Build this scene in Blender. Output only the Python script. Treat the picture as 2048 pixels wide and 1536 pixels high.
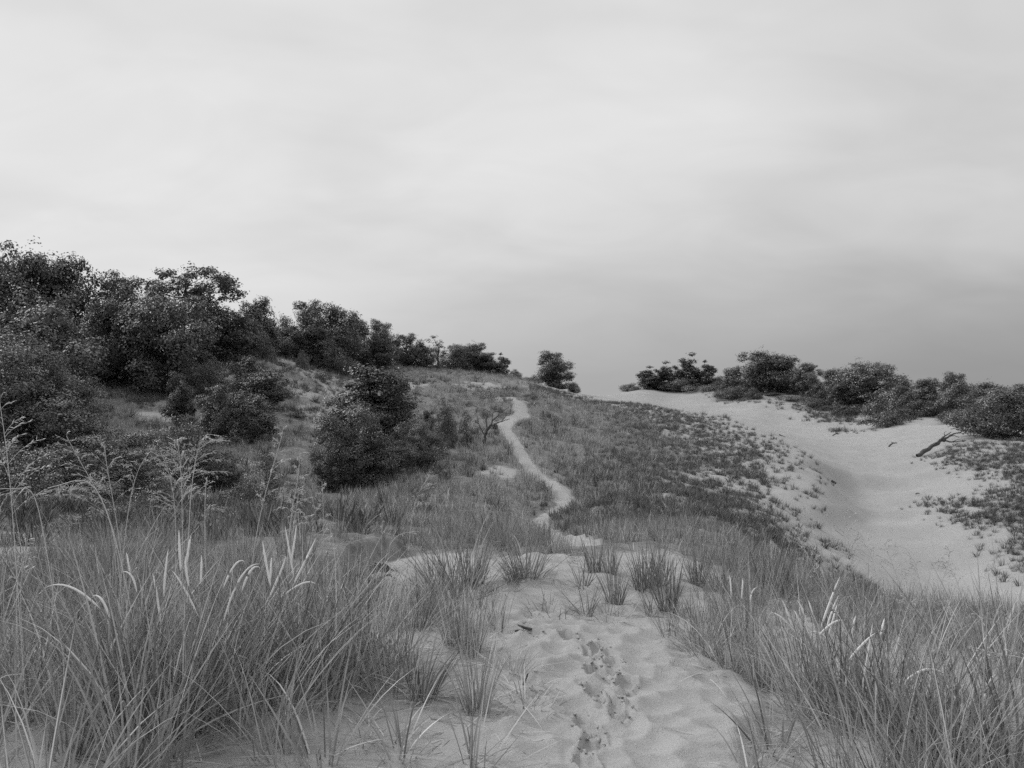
import bpy, math, random
import numpy as np

for o in list(bpy.data.objects):
    bpy.data.objects.remove(o, do_unlink=True)
SC = bpy.context.scene
COL = SC.collection
R = math.radians

# ------------------------------------------------------------------ camera
FPX = 1704.0            # focal length in pixels of a 2048 wide picture
CX, HY = 1024.0, 800.0  # picture column straight ahead, picture row of the horizon
EYE = 1.6
cam_d = bpy.data.cameras.new('camera')
cam_d.sensor_width = 36.0
cam_d.lens = 36.0 * FPX / 2048.0
cam_d.shift_y = (HY - 768.0) / 2048.0
cam_d.clip_start = 0.05
cam_d.clip_end = 8000.0
cam = bpy.data.objects.new('camera', cam_d)
cam.location = (0, 0, EYE)
cam.rotation_euler = (R(90), 0, 0)
COL.objects.link(cam)
SC.camera = cam

# ------------------------------------------------------------------ sky: even overcast in black and white
SUN_EL, SUN_AZ = 42.0, -58.0     # degrees; azimuth from straight ahead, negative to the left
world = bpy.data.worlds.new('World')
SC.world = world
world.use_nodes = True
nt = world.node_tree
world.cycles.sampling_method = 'NONE'   # an even sky needs no aimed samples
nt.nodes.clear()
def N(t, **kw):
    n = nt.nodes.new(t)
    for k, v in kw.items():
        setattr(n, k, v)
    return n
def L(a, b):
    nt.links.new(a, b)
def M(op, a, b=None, c=None, clamp=False):
    n = N('ShaderNodeMath', operation=op, use_clamp=clamp)
    for i, v in enumerate((a, b, c)):
        if v is None:
            continue
        if isinstance(v, (int, float)):
            n.inputs[i].default_value = v
        else:
            L(v, n.inputs[i])
    return n.outputs[0]
def SS(v, lo, hi):
    n = N('ShaderNodeMapRange', interpolation_type='SMOOTHSTEP')
    L(v, n.inputs[0]); n.inputs[1].default_value = lo; n.inputs[2].default_value = hi
    return n.outputs[0]
tc = N('ShaderNodeTexCoord')
sep = N('ShaderNodeSeparateXYZ'); L(tc.outputs['Generated'], sep.inputs[0])
dx, dy, dz = sep.outputs
zz = M('ADD', M('MAXIMUM', dz, 0.0), 0.34)
comb = N('ShaderNodeCombineXYZ')
L(M('DIVIDE', dx, zz), comb.inputs[0]); L(M('MULTIPLY', M('DIVIDE', dy, zz), 1.5), comb.inputs[1])
n1 = N('ShaderNodeTexNoise'); L(comb.outputs[0], n1.inputs['Vector'])
n1.inputs['Scale'].default_value = 1.3; n1.inputs['Detail'].default_value = 3; n1.inputs['Roughness'].default_value = 0.5
n1.inputs['Distortion'].default_value = 0.5
n2 = N('ShaderNodeTexNoise'); L(comb.outputs[0], n2.inputs['Vector'])
n2.inputs['Scale'].default_value = 3.0; n2.inputs['Detail'].default_value = 3.5; n2.inputs['Roughness'].default_value = 0.58
n2.inputs['Distortion'].default_value = 0.8
cl = M('ADD', M('MULTIPLY', M('SUBTRACT', n1.outputs[0], 0.5), 0.36), M('MULTIPLY', M('SUBTRACT', n2.outputs[0], 0.5), 0.13))
fade = SS(dz, 0.03, 0.20)          # far cloud runs together into one veil
right = SS(dx, -0.46, 0.14)        # the thicker cloud bank over the lake
low = M('SUBTRACT', 1.0, SS(dz, 0.0, 0.27))
bank = M('MULTIPLY', right, low)
b = M('SUBTRACT', 0.755, M('MULTIPLY', bank, 0.345))
b = M('SUBTRACT', b, M('MULTIPLY', SS(dx, 0.1, 0.6), 0.12))
b = M('ADD', b, M('MULTIPLY', cl, M('ADD', 0.25, M('MULTIPLY', fade, 0.75))))
b = M('MAXIMUM', b, 0.2)
sky = N('ShaderNodeTexSky', sky_type='NISHITA', sun_disc=False)
sky.sun_elevation = R(SUN_EL); sky.sun_rotation = R(SUN_AZ)
bw = N('ShaderNodeRGBToBW'); L(sky.outputs[0], bw.inputs[0])
tot = M('ADD', M('MULTIPLY', b, 9.6), M('MULTIPLY', bw.outputs[0], 0.04))   # a breath of clear sky through the cloud
bg = N('ShaderNodeBackground'); L(tot, bg.inputs[0]); bg.inputs[1].default_value = 0.10
wo = N('ShaderNodeOutputWorld'); L(bg.outputs[0], wo.inputs[0])

sun_d = bpy.data.lights.new('sun', 'SUN')
sun_d.energy = 1.5
sun_d.angle = R(20)
sun_d.color = (1, 1, 1)
sun = bpy.data.objects.new('sun', sun_d)
sun.rotation_euler = (R(90 - SUN_EL), 0, R(SUN_AZ + 180) * -1)
COL.objects.link(sun)

vs = SC.view_settings
vs.view_transform = 'Standard'; vs.look = 'None'; vs.exposure = 0.0; vs.gamma = 1.0
vs.use_curve_mapping = False
SC.cycles.use_denoising = False
SC.cycles.denoiser = 'OPENIMAGEDENOISE'
SC.cycles.use_adaptive_sampling = True
SC.cycles.adaptive_threshold = 0.02
SC.cycles.adaptive_min_samples = 12
SC.cycles.max_bounces = 4
SC.cycles.diffuse_bounces = 2
SC.cycles.glossy_bounces = 1
SC.cycles.transmission_bounces = 2
SC.cycles.transparent_max_bounces = 4
SC.render.film_transparent = False

# ------------------------------------------------------------------ helpers
def mesh(name, V, F4=None, F3=None, smooth=False):
    V = np.asarray(V, dtype=np.float32)
    me = bpy.data.meshes.new(name)
    me.vertices.add(len(V)); me.vertices.foreach_set('co', V.ravel())
    li, ls, st = [], [], 0
    for F, k in ((F4, 4), (F3, 3)):
        if F is None or len(F) == 0:
            continue
        F = np.asarray(F, dtype=np.int32)
        li.append(F.ravel()); ls.append(st + np.arange(len(F), dtype=np.int32) * k); st += F.size
    if li:
        li = np.concatenate(li); ls = np.concatenate(ls)
        me.loops.add(len(li)); me.loops.foreach_set('vertex_index', li)
        me.polygons.add(len(ls)); me.polygons.foreach_set('loop_start', ls)
        if smooth:
            me.polygons.foreach_set('use_smooth', np.ones(len(ls), dtype=bool))
    me.update(calc_edges=True)
    return me
def link(name, me, mat=None, parent=None, **props):
    o = bpy.data.objects.new(name, me)
    COL.objects.link(o)
    if mat is not None and len(me.materials) == 0:
        me.materials.append(mat)
    if parent is not None:
        o.parent = parent
    for k, v in props.items():
        if v is not None:
            o[k] = v
    return o
def empty(name, loc=(0, 0, 0), rz=0.0, sc=(1, 1, 1), **props):
    o = bpy.data.objects.new(name, None)
    o.empty_display_size = 0.1
    o.location = loc; o.rotation_euler = (0, 0, rz); o.scale = sc
    COL.objects.link(o)
    for k, v in props.items():
        if v is not None:
            o[k] = v
    return o
def smooth(v, lo, hi):
    t = np.clip((np.asarray(v, float) - lo) / (hi - lo), 0, 1)
    return t * t * (3 - 2 * t)
_G = np.random.default_rng(7).random((256, 256))
def vnoise(x, y):
    xi = np.floor(x).astype(int); yi = np.floor(y).astype(int)
    fx = x - xi; fy = y - yi
    fx = fx * fx * fx * (fx * (fx * 6 - 15) + 10); fy = fy * fy * fy * (fy * (fy * 6 - 15) + 10)
    a = _G[xi & 255, yi & 255]; b_ = _G[(xi + 1) & 255, yi & 255]
    c = _G[xi & 255, (yi + 1) & 255]; d = _G[(xi + 1) & 255, (yi + 1) & 255]
    return (a + (b_ - a) * fx) * (1 - fy) + (c + (d - c) * fx) * fy - 0.5
def fbm(x, y, octv=4, gain=0.5):
    s = 0; am = 1.0
    for i in range(octv):
        s = s + am * vnoise(x * 2 ** i + 17.3 * i, y * 2 ** i - 9.1 * i); am *= gain
    return s

# ------------------------------------------------------------------ lie of the land
def W(px, py, D):
    return ((px - CX) / FPX * D, D, EYE - (py - HY) / FPX * D)
CP = [  # picture column, picture row, distance ahead in metres
 # near sand tongue
 (1024,1536,3.5),(1300,1536,3.55),(700,1536,3.5),(300,1530,3.5),(1700,1530,3.5),(2048,1530,3.5),(20,1536,3.5),
 (1150,1380,4.5),(1400,1380,4.6),(700,1390,4.5),(300,1380,4.5),(1750,1370,4.6),(2040,1360,4.6),
 (1150,1235,6.0),(1320,1240,6.0),(900,1240,5.9),(600,1250,5.9),(200,1240,6.0),(1600,1265,5.8),(1900,1315,5.6),
 (1000,1160,7.5),(1110,1112,8.6),(1300,1112,9.0),(1440,1135,8.6),(1580,1195,7.6),(1750,1228,7.3),(2048,1255,7.1),
 (880,1185,7.6),(810,1140,8.7),(790,1112,10.0),(900,1098,10.6),(700,1112,9.6),(620,1105,9.6),(1000,1090,10.8),
 (560,1110,9.2),(300,1110,9.2),(0,1120,9.0),
 # dip and trail
 (1000,1070,14),(1090,1078,18),(1120,1082,16),(1065,1052,22),(1135,1005,25.5),(1080,950,31),(1030,890,38),(1010,850,44),(1045,830,50),(1035,800,56),
 (1200,1062,16),(1350,1062,16),(1480,1085,14),(1200,1020,22),(1350,1010,23),(1500,1050,21),
 (1300,950,31),(1200,870,47),(1100,850,49),(1400,905,44),(1450,1000,28),
 # spine crest to the right
 (1300,811,74),(1450,841,60),(1560,886,48),(1640,952,38),(1632,1020,31),(1610,1090,23),
 # blowout floor
 (1700,1010,38),(1760,950,46),(1800,1070,31),(1900,1140,27),(1750,900,57),(1650,880,66),(1850,990,40),(1560,850,82),(1450,816,97),(1330,800,108),(1210,790,114),(1400,800,106),(1520,806,97),
 (1650,1180,17),(1800,1230,16),(2048,1260,15),(1560,1180,15),(2200,1250,15),(1500,1120,16),
 # right ridge
 (1300,777,120),(1420,770,117),(1500,785,108),(1600,795,100),(1750,812,88),(1850,835,74),(1960,862,60),(2048,880,54),
 (1700,850,79),(1620,835,86),(1850,890,56),(1950,900,48),(2040,920,43),(1960,960,40),(1850,930,48),(2040,1010,33),(2040,1150,24),(1950,1060,31),(2200,960,36),(2200,860,50),
 # left hollow and hillside
 (700,1062,13),(560,1050,14),(800,1055,14),(900,1062,14),
 (800,1012,24),(950,985,27.5),(1000,905,35.5),(880,945,32),(700,985,29),(600,985,29),(960,880,40),(900,900,38),
 (500,1010,24),(250,1010,21),(60,1075,13),(100,1010,18),(0,1010,18),(380,985,25),
 (515,890,38),(600,900,37),(550,830,43),(640,800,50),(450,800,46),(280,745,52),(330,790,47),(470,925,34),(300,900,34),(150,900,33),(0,900,32),
 (200,720,54),(100,760,48),(0,760,46),(400,705,60),(560,705,70),(700,735,74),(800,732,80),(900,740,82),(1000,752,84),(1090,772,88),(1160,790,92),
 (750,770,64),(850,780,62),(950,790,60),(800,850,48),(-200,700,44),(-200,900,30),(-200,1100,8),(-200,1000,16),
]
P = np.array([W(*c) for c in CP])
EXTRA = np.array([(0,0,0),(-3,0,0),(3,0,0),(0,-6,0.2),(-8,-4,0.3),(8,-4,0.1),(-9,4,0.1),(8,3,-0.3),(0,1.8,0.03),(-1.5,2,0.03),(1.5,2,0.03),
 (18,6,-2.5),(26,14,-2.5),(40,30,2.0),(-24,8,1.0),(-36,30,3.5),(-50,60,9.0),(60,70,4.0),(20,175,-3),(-30,160,0),(70,175,-2),(-70,110,3),(100,60,3),(-90,40,6),(0,-40,1),(40,-30,0),(-40,-30,1)], float)
P = np.vstack([P, EXTRA])
SCL = 30.0
def _warp(x, y):
    # work in log distance so that near and far get equal stiffness
    r = np.sqrt(x * x + y * y + 4.0)
    k = np.log(r) * 1.0
    th = np.arctan2(x, y)
    return np.sin(th) * k, np.cos(th) * k
def _tps(r2):
    return np.where(r2 > 1e-12, 0.5 * r2 * np.log(r2 + 1e-12), 0.0)
_px, _py = _warp(P[:, 0], P[:, 1])
_sc = np.sqrt(P[:, 0] ** 2 + P[:, 1] ** 2 + 4.0)
_n = len(P)
_K = _tps((_px[:, None] - _px) ** 2 + (_py[:, None] - _py) ** 2) + np.eye(_n) * 6e-4
_A = np.zeros((_n + 3, _n + 3)); _A[:_n, :_n] = _K
_Q = np.c_[np.ones(_n), _px, _py]; _A[:_n, _n:] = _Q; _A[_n:, :_n] = _Q.T
_w = np.linalg.solve(_A, np.r_[(P[:, 2] - EYE) / _sc, 0, 0, 0])
def base_h(x, y):
    x = np.asarray(x, float); y = np.asarray(y, float)
    shp = x.shape; x = x.ravel(); y = y.ravel()
    out = np.empty(len(x))
    for i in range(0, len(x), 20000):
        xs, ys = x[i:i + 20000], y[i:i + 20000]
        ux, uy = _warp(xs, ys)
        K = _tps((ux[:, None] - _px) ** 2 + (uy[:, None] - _py) ** 2)
        out[i:i + 20000] = K @ _w[:_n] + _w[_n] + ux * _w[_n + 1] + uy * _w[_n + 2]
    z = out * np.sqrt(x * x + y * y + 4.0) + EYE
    r = np.sqrt(x * x + y * y)
    f = smooth(r, 150, 230)
    z = z * (1 - f) + (-6.0) * f
    return z.reshape(shp)

def at(px, py, d0=2.0, d1=160.0):
    """where the line of sight through a picture point first meets the land beyond distance d0"""
    D = np.geomspace(d0, d1, 900)
    x = (px - CX) / FPX * D; z = EYE - (py - HY) / FPX * D
    h = base_h(x, D)
    hit = np.nonzero((h[1:] >= z[1:]) & (h[:-1] < z[:-1]))[0]
    i = hit[0] if len(hit) else len(D) - 1
    return float(x[i]), float(D[i]), float(h[i])

# ------------------------------------------------------------------ regions of the land
def pdist(x, y, poly):
    """distance to a polyline and the side (positive to the left of its direction)"""
    best = np.full(np.shape(x), 1e9); side = np.ones(np.shape(x)); par = np.zeros(np.shape(x))
    for i in range(len(poly) - 1):
        ax, ay = poly[i][:2]; bx, by = poly[i + 1][:2]
        ex, ey = bx - ax, by - ay; l2 = ex * ex + ey * ey + 1e-9
        t = np.clip(((x - ax) * ex + (y - ay) * ey) / l2, 0, 1)
        qx, qy = x - ax - t * ex, y - ay - t * ey
        d = np.hypot(qx, qy)
        m = d < best
        best = np.where(m, d, best); side = np.where(m, np.sign(ex * qy - ey * qx), side); par = np.where(m, (i + t) / (len(poly) - 1), par)
    return best, side, par
def inside(x, y, poly):
    c = np.zeros(np.shape(x), bool); j = len(poly) - 1
    for i in range(len(poly)):
        xi, yi = poly[i][:2]; xj, yj = poly[j][:2]
        m = ((yi > y) != (yj > y)) & (x < (xj - xi) * (y - yi) / (yj - yi + 1e-12) + xi)
        c ^= m; j = i
    return c
def sdist(x, y, poly):
    """signed distance to a closed outline, positive inside"""
    d, _, _ = pdist(x, y, list(poly) + [poly[0]])
    return np.where(inside(x, y, poly), d, -d)

TRAIL = [(0.75, 10.0), (0.9, 13.5)] + [at(*p)[:2] for p in [(1098,1072,14),(1080,1056,14),(1070,1044,14),(1100,1022,14),(1132,1003,14),(1128,985,14),(1098,962,14),(1070,940,14),(1042,905,14),(1022,868,14),(1004,850,14)]]
TRAIL2 = [at(1010,850,14)[:2], at(1045,832,14)[:2], at(1040,818,14)[:2], at(1036,806,20)[:2]]
BOWL = [at(*p)[:2] for p in [(1180,799),(1230,803)]] + [W(1300,811,76)[:2], W(1400,829,66)[:2], W(1500,862,55)[:2], W(1565,890,47)[:2]] + \
 [at(*p)[:2] for p in [(1630,945),(1600,1000),(1625,1060)]] + [(8.6, 20.5), (9.0, 15.5), (12.5, 14.0)] + \
 [at(*p)[:2] for p in [(2030,1165,16),(1975,1090,16),(1890,1045,16),(1815,1012,16),(1850,998,16),(1950,988,16),(1985,960,16),(1900,938,16),(1828,925,16),(1848,905,16),(1925,882,16),(2000,868,16),(1900,840,16),(1800,842,16),(1650,815,16)]] + \
 [W(1500,785,107)[:2], W(1400,770,116)[:2], W(1300,777,120)[:2], W(1210,786,122)[:2], W(1160,788,120)[:2]]
TONGUE = [(-0.05, 1.0), at(1035,1536)[:2], at(985,1460)[:2], at(1035,1400)[:2], at(1030,1330)[:2], at(1000,1262)[:2], at(930,1235)[:2], at(870,1232)[:2], at(800,1222)[:2], at(735,1165)[:2], at(740,1125)[:2], at(800,1112)[:2], at(900,1130)[:2], at(940,1160)[:2],
 at(1010,1205)[:2], at(1320,1232)[:2], at(1375,1290)[:2], at(1480,1345)[:2], at(1525,1400)[:2], at(1475,1470)[:2], at(1480,1536)[:2], (1.1, 1.0)]
HUMMOCK = [at(*p)[:2] for p in [(800,1225),(735,1165),(748,1130),(800,1114),(900,1106),(1060,1112),(1180,1108),(1330,1105),(1450,1150),(1420,1210),(1330,1240),(1000,1240)]]
SCARP = [at(690,1185)[:2], at(683,1150)[:2], at(715,1118)[:2], at(770,1104)[:2], at(820,1102)[:2]]
FOLD1 = [at(*p)[:2] for p in [(1590,930),(1650,948),(1700,955),(1760,965),(1820,966),(1880,962)]]
FOLD2 = [at(*p)[:2] for p in [(1625,1040,16),(1680,1032,16),(1740,1028,16),(1800,1028,16),(1850,1022,16)]]
STEPS = [(1172,1526,5),(1184,1486,-12),(1172,1450,8),(1240,1424,-8),(1222,1402,10),(1190,1394,10),(1252,1366,-12),(1192,1346,12),(1226,1328,-6),(1184,1309,8),(1199,1295,-10),(1140,1277,14),(1062,1262,20)]
STEPS = [at(px, py)[:2] + (R(a),) for px, py, a in STEPS]

def cell(x, y, s, seed=0):
    """distance to the nearest of a jittered lattice of points, in lattice units"""
    u, v = x / s, y / s
    iu, iv = np.floor(u).astype(int), np.floor(v).astype(int)
    best = np.full(u.shape, 9.0)
    for a in (-1, 0, 1):
        for b_ in (-1, 0, 1):
            cu, cv = iu + a, iv + b_
            jx = _G[(cu + seed) & 255, (cv + 31) & 255]; jy = _G[(cu + 91 + seed) & 255, (cv + 7) & 255]
            best = np.minimum(best, np.hypot(u - cu - jx, v - cv - jy))
    return best

def sandy(x, y):
    """1 on open sand, 0 under grass"""
    s = smooth(sdist(x, y, TONGUE), -0.18, 0.12)
    s = np.maximum(s, 0.85 * smooth(sdist(x, y, HUMMOCK), -0.3, 0.3))
    b_ = sdist(x, y, BOWL)
    s = np.maximum(s, smooth(b_, -8.0, -2.5))
    d, _, t = pdist(x, y, TRAIL)
    s = np.maximum(s, 1 - smooth(d + 0.16 * vnoise(x * 1.7, y * 1.7), 0.20, 0.36))
    d, _, t = pdist(x, y, TRAIL2)
    s = np.maximum(s, 1 - smooth(d, 0.3, 0.55))
    return s

def land(x, y, fine=True):
    x = np.asarray(x, float); y = np.asarray(y, float)
    z = base_h(x, y)
    r = np.hypot(x, y)
    # wind-worked undulation, growing with distance
    z = z + fbm(x * 0.35, y * 0.35, 4) * 0.22 * smooth(r, 8, 30) * (1 - 0.75 * smooth(sdist(x, y, BOWL), -1, 3)) * (1 - smooth(r, 95, 130))
    z = z + fbm(x * 1.3 + 40, y * 1.3, 3) * 0.07 * smooth(r, 3, 8) * (1 - smooth(r, 90, 130))
    near = r < 16
    if np.any(near):
        xs, ys = x[near], y[near]
        d, sd, t = pdist(xs, ys, SCARP)
        w = np.where(sd > 0, 1.0, 0.0)
        up = smooth(d * np.where(sd > 0, 1, -1), -0.12, 0.10)
        add = 0.17 * up * (1 - smooth(d, 0.35, 1.3)) - 0.06 * (1 - up) * (1 - smooth(d, 0.1, 0.5))
        add = add * (1 + 0.5 * vnoise(xs * 3, ys * 3)) * smooth(t, 0.0, 0.06) * (1 - smooth(t, 0.94, 1.0))
        # lee edge of the hummock: sand drops to the grass on the right-hand side of the tongue
        sdt = sdist(xs, ys, TONGUE)
        add = add - 0.07 * (1 - smooth(sdt, -0.12, 0.05)) * (1 - smooth(-sdt, 0.25, 0.7)) * smooth(xs, 0.8, 1.05) * (1 - smooth(ys, 5.2, 6.0))
        if fine:
            s = sandy(xs, ys)
            wx = xs + 0.05 * vnoise(xs * 4, ys * 4); wy = ys * 1.15 + 0.05 * vnoise(xs * 4 + 9, ys * 4)
            c1 = cell(wx, wy, 0.165); c2 = cell(wx + 3.3, wy - 1.7, 0.15, 13)
            dim = 0.078 * np.minimum(c1, 0.8) ** 1.5 + 0.018 * np.minimum(c2, 0.9) ** 1.5
            amt = 0.75 + 0.35 * smooth(vnoise(xs * 0.9 + 5, ys * 0.9), -0.25, 0.2)
            add = add + dim * amt * s - 0.022 * s
            add = add + 0.03 * fbm(xs * 2.2, ys * 2.2, 3) * (1 - s)
            for fx, fy, fa in STEPS:
                m = (np.abs(xs - fx) < 0.4) & (np.abs(ys - fy) < 0.45)
                if not np.any(m):
                    continue
                u = (xs[m] - fx) * math.cos(fa) + (ys[m] - fy) * math.sin(fa)
                v = -(xs[m] - fx) * math.sin(fa) + (ys[m] - fy) * math.cos(fa)
                wob = 0.28 * vnoise(xs[m] * 24 + fx * 9, ys[m] * 24) + 0.16 * vnoise(xs[m] * 60, ys[m] * 60)
                e = np.sqrt((u / 0.052) ** 2 + (v / 0.115) ** 2) + wob * 1.5
                pit = -0.036 * (1 - smooth(e, 0.82, 1.0)) * (1 - 0.35 * v / 0.145)
                rim = 0.018 * np.exp(-((e - 1.22) / 0.2) ** 2) * (0.45 + 1.5 * np.maximum(0, vnoise(xs[m] * 17 + 3, ys[m] * 17) + 0.2))
                rim = rim + 0.012 * (vnoise(xs[m] * 45, ys[m] * 45)) * np.exp(-((e - 1.25) / 0.3) ** 2)
                add[m] = add[m] * smooth(e, 0.8, 1.6) + pit + rim
        z = z.copy(); z[near] = z[near] + add
    far = (r >= 12) & (r < 75)
    if np.any(far):
        xs, ys = x[far], y[far]
        add = np.zeros(len(xs))
        if fine:
            d, _, t = pdist(xs, ys, TRAIL)
            tr = 1 - smooth(d, 0.3, 0.75)
            add = add - 0.10 * tr + tr * 0.05 * cell(xs, ys, 0.3)
        for fold, amp in ((FOLD1, 0.48), (FOLD2, 0.28)):
            d, sd, t = pdist(xs, ys, fold)
            q = d * sd
            add = add + amp * (smooth(q, -0.5, 0.5) - 0.5) * np.exp(-(d / 2.2) ** 2) * smooth(t, 0, 0.15) * (1 - smooth(t, 0.8, 1))
        z = z.copy(); z[far] = z[far] + add
    return z

# ------------------------------------------------------------------ materials
def new_mat(name):
    m = bpy.data.materials.new(name); m.use_nodes = True
    return m, m.node_tree, m.node_tree.nodes['Principled BSDF']
def nd(t, ty, **kw):
    n = t.nodes.new(ty)
    for k, v in kw.items():
        setattr(n, k, v)
    return n
def ramp(t, fac, stops):
    n = nd(t, 'ShaderNodeValToRGB')
    el = n.color_ramp.elements
    while len(el) < len(stops):
        el.new(0.5)
    for e, (p, v) in zip(el, stops):
        e.position = p; e.color = (v, v, v, 1)
    t.links.new(fac, n.inputs[0])
    return n.outputs[0]
def mth(t, op, a, b=None, clamp=False):
    n = nd(t, 'ShaderNodeMath', operation=op, use_clamp=clamp)
    for i, v in enumerate((a, b)):
        if v is None:
            continue
        if isinstance(v, (int, float)):
            n.inputs[i].default_value = v
        else:
            t.links.new(v, n.inputs[i])
    return n.outputs[0]
def noise(t, vec, scale, detail=3, rough=0.55, dist=0.0):
    n = nd(t, 'ShaderNodeTexNoise')
    t.links.new(vec, n.inputs['Vector'])
    n.inputs['Scale'].default_value = scale; n.inputs['Detail'].default_value = detail
    n.inputs['Roughness'].default_value = rough; n.inputs['Distortion'].default_value = dist
    return n.outputs[0]

def sand_material():
    m, t, p = new_mat('dune_sand')
    ge = nd(t, 'ShaderNodeNewGeometry'); pos = ge.outputs['Position']
    big = noise(t, pos, 0.35, 4)
    mid = noise(t, pos, 6.0, 4)
    grain = noise(t, pos, 260.0, 2, 0.7)
    grit = noise(t, pos, 95.0, 2, 0.6)
    at_ = nd(t, 'ShaderNodeAttribute', attribute_name='litter')
    v = mth(t, 'ADD', 0.40, mth(t, 'MULTIPLY', mth(t, 'SUBTRACT', big, 0.5), 0.16))
    v = mth(t, 'ADD', v, mth(t, 'MULTIPLY', mth(t, 'SUBTRACT', mid, 0.5), 0.07))
    dark = mth(t, 'MULTIPLY', ramp(t, grain, [(0.34, 0.0), (0.50, 1.0)]), 0.42)
    v = mth(t, 'MULTIPLY', v, mth(t, 'ADD', 0.66, dark))
    v = mth(t, 'MULTIPLY', v, mth(t, 'ADD', 0.86, mth(t, 'MULTIPLY', grit, 0.28)))
    # plant litter and humus between the tussocks
    li = ramp(t, mth(t, 'ADD', at_.outputs['Fac'], mth(t, 'MULTIPLY', mth(t, 'SUBTRACT', mid, 0.5), 0.9)), [(0.35, 0.0), (0.85, 1.0)])
    mx = nd(t, 'ShaderNodeMix', data_type='FLOAT')
    t.links.new(li, mx.inputs[0]); t.links.new(v, mx.inputs[2]); mx.inputs[3].default_value = 0.17
    t.links.new(mx.outputs[0], p.inputs['Base Color'])
    p.inputs['Roughness'].default_value = 0.95
    p.inputs['Specular IOR Level'].default_value = 0.15
    rip = nd(t, 'ShaderNodeTexWave', wave_type='BANDS', bands_direction='Y')
    rip.inputs['Scale'].default_value = 1.9; rip.inputs['Distortion'].default_value = 6.0; rip.inputs['Detail'].default_value = 2.0; rip.inputs['Detail Scale'].default_value = 0.6
    t.links.new(pos, rip.inputs['Vector'])
    hgt = mth(t, 'ADD', mth(t, 'MULTIPLY', grain, 0.0018), mth(t, 'MULTIPLY', grit, 0.004))
    hgt = mth(t, 'ADD', hgt, mth(t, 'MULTIPLY', rip.outputs['Fac'], 0.004))
    hgt = mth(t, 'ADD', hgt, mth(t, 'MULTIPLY', noise(t, pos, 14.0, 4, 0.6), 0.004))
    bp = nd(t, 'ShaderNodeBump'); bp.inputs['Strength'].default_value = 0.8; bp.inputs['Distance'].default_value = 1.0
    t.links.new(hgt, bp.inputs['Height']); t.links.new(bp.outputs[0], p.inputs['Normal'])
    return m
def leafy(name, lo, hi, pale=None, trans=0.18, rough=0.5, spec=0.35, objvar=0.35):
    """leaves and blades: every leaf has its own tone, every plant its own depth of tone"""
    m, t, p = new_mat(name)
    ge = nd(t, 'ShaderNodeNewGeometry'); oi = nd(t, 'ShaderNodeObjectInfo')
    st = [(0.0, lo), (0.78, hi)]
    if pale is not None:
        st += [(0.84, pale), (1.0, min(0.92, pale * 1.2))]
    v = ramp(t, ge.outputs['Random Per Island'], st)
    v = mth(t, 'MULTIPLY', v, mth(t, 'ADD', 1 - objvar / 2, mth(t, 'MULTIPLY', oi.outputs['Random'], objvar)))
    t.links.new(v, p.inputs['Base Color'])
    t.nodes.remove(p)
    df = nd(t, 'ShaderNodeBsdfDiffuse'); t.links.new(v, df.inputs[0])
    out = df.outputs[0]
    if trans:
        tr = nd(t, 'ShaderNodeBsdfTranslucent'); t.links.new(v, tr.inputs[0])
        mx = nd(t, 'ShaderNodeMixShader'); mx.inputs[0].default_value = trans
        t.links.new(out, mx.inputs[1]); t.links.new(tr.outputs[0], mx.inputs[2]); out = mx.outputs[0]
    if spec:
        gl = nd(t, 'ShaderNodeBsdfGlossy'); gl.inputs['Roughness'].default_value = rough
        fr = nd(t, 'ShaderNodeFresnel'); fr.inputs[0].default_value = 1.4
        mx = nd(t, 'ShaderNodeMixShader'); t.links.new(mth(t, 'MULTIPLY', fr.outputs[0], spec), mx.inputs[0])
        t.links.new(out, mx.inputs[1]); t.links.new(gl.outputs[0], mx.inputs[2]); out = mx.outputs[0]
    t.links.new(out, t.nodes['Material Output'].inputs[0])
    return m
def bark_material(name, lo, hi, sc=9.0):
    m, t, p = new_mat(name)
    tcx = nd(t, 'ShaderNodeTexCoord')
    mp = nd(t, 'ShaderNodeMapping'); mp.inputs['Scale'].default_value = (1, 1, 0.25); t.links.new(tcx.outputs['Object'], mp.inputs[0])
    f = noise(t, mp.outputs[0], sc, 5, 0.65, 0.4)
    t.links.new(ramp(t, f, [(0.3, lo), (0.7, hi)]), p.inputs['Base Color'])
    p.inputs['Roughness'].default_value = 0.9
    bp = nd(t, 'ShaderNodeBump'); bp.inputs['Strength'].default_value = 0.7; bp.inputs['Distance'].default_value = 0.02
    t.links.new(f, bp.inputs['Height']); t.links.new(bp.outputs[0], p.inputs['Normal'])
    return m
MAT_SAND = sand_material()
MAT_BARK = bark_material('bark', 0.025, 0.07)
MAT_DEAD = bark_material('dead_wood', 0.04, 0.12, 20)
MAT_LEAF = leafy('oak_leaf', 0.075, 0.15, trans=0.25, spec=0.25)
MAT_LEAFL = leafy('pale_leaf', 0.10, 0.17, trans=0.25, spec=0.25)
MAT_LEAFD = leafy('dark_leaf', 0.05, 0.10, trans=0.25, spec=0.2)
MAT_NEAR = leafy('beach_grass_blade', 0.14, 0.44, 0.62, trans=0.25, rough=0.35, spec=1.0, objvar=0.4)
MAT_MID = leafy('brow_grass_blade', 0.14, 0.34, 0.46, trans=0.2, spec=0, objvar=0.4)
MAT_HILL = leafy('hill_grass_blade', 0.19, 0.42, 0.55, trans=0, spec=0, objvar=0.7)
MAT_TUFT = leafy('tuft_blade', 0.08, 0.18, 0.24, trans=0, spec=0, objvar=0.4)
MAT_STRAW = leafy('straw', 0.10, 0.32, 0.5, trans=0, spec=0, objvar=0.2)
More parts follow.
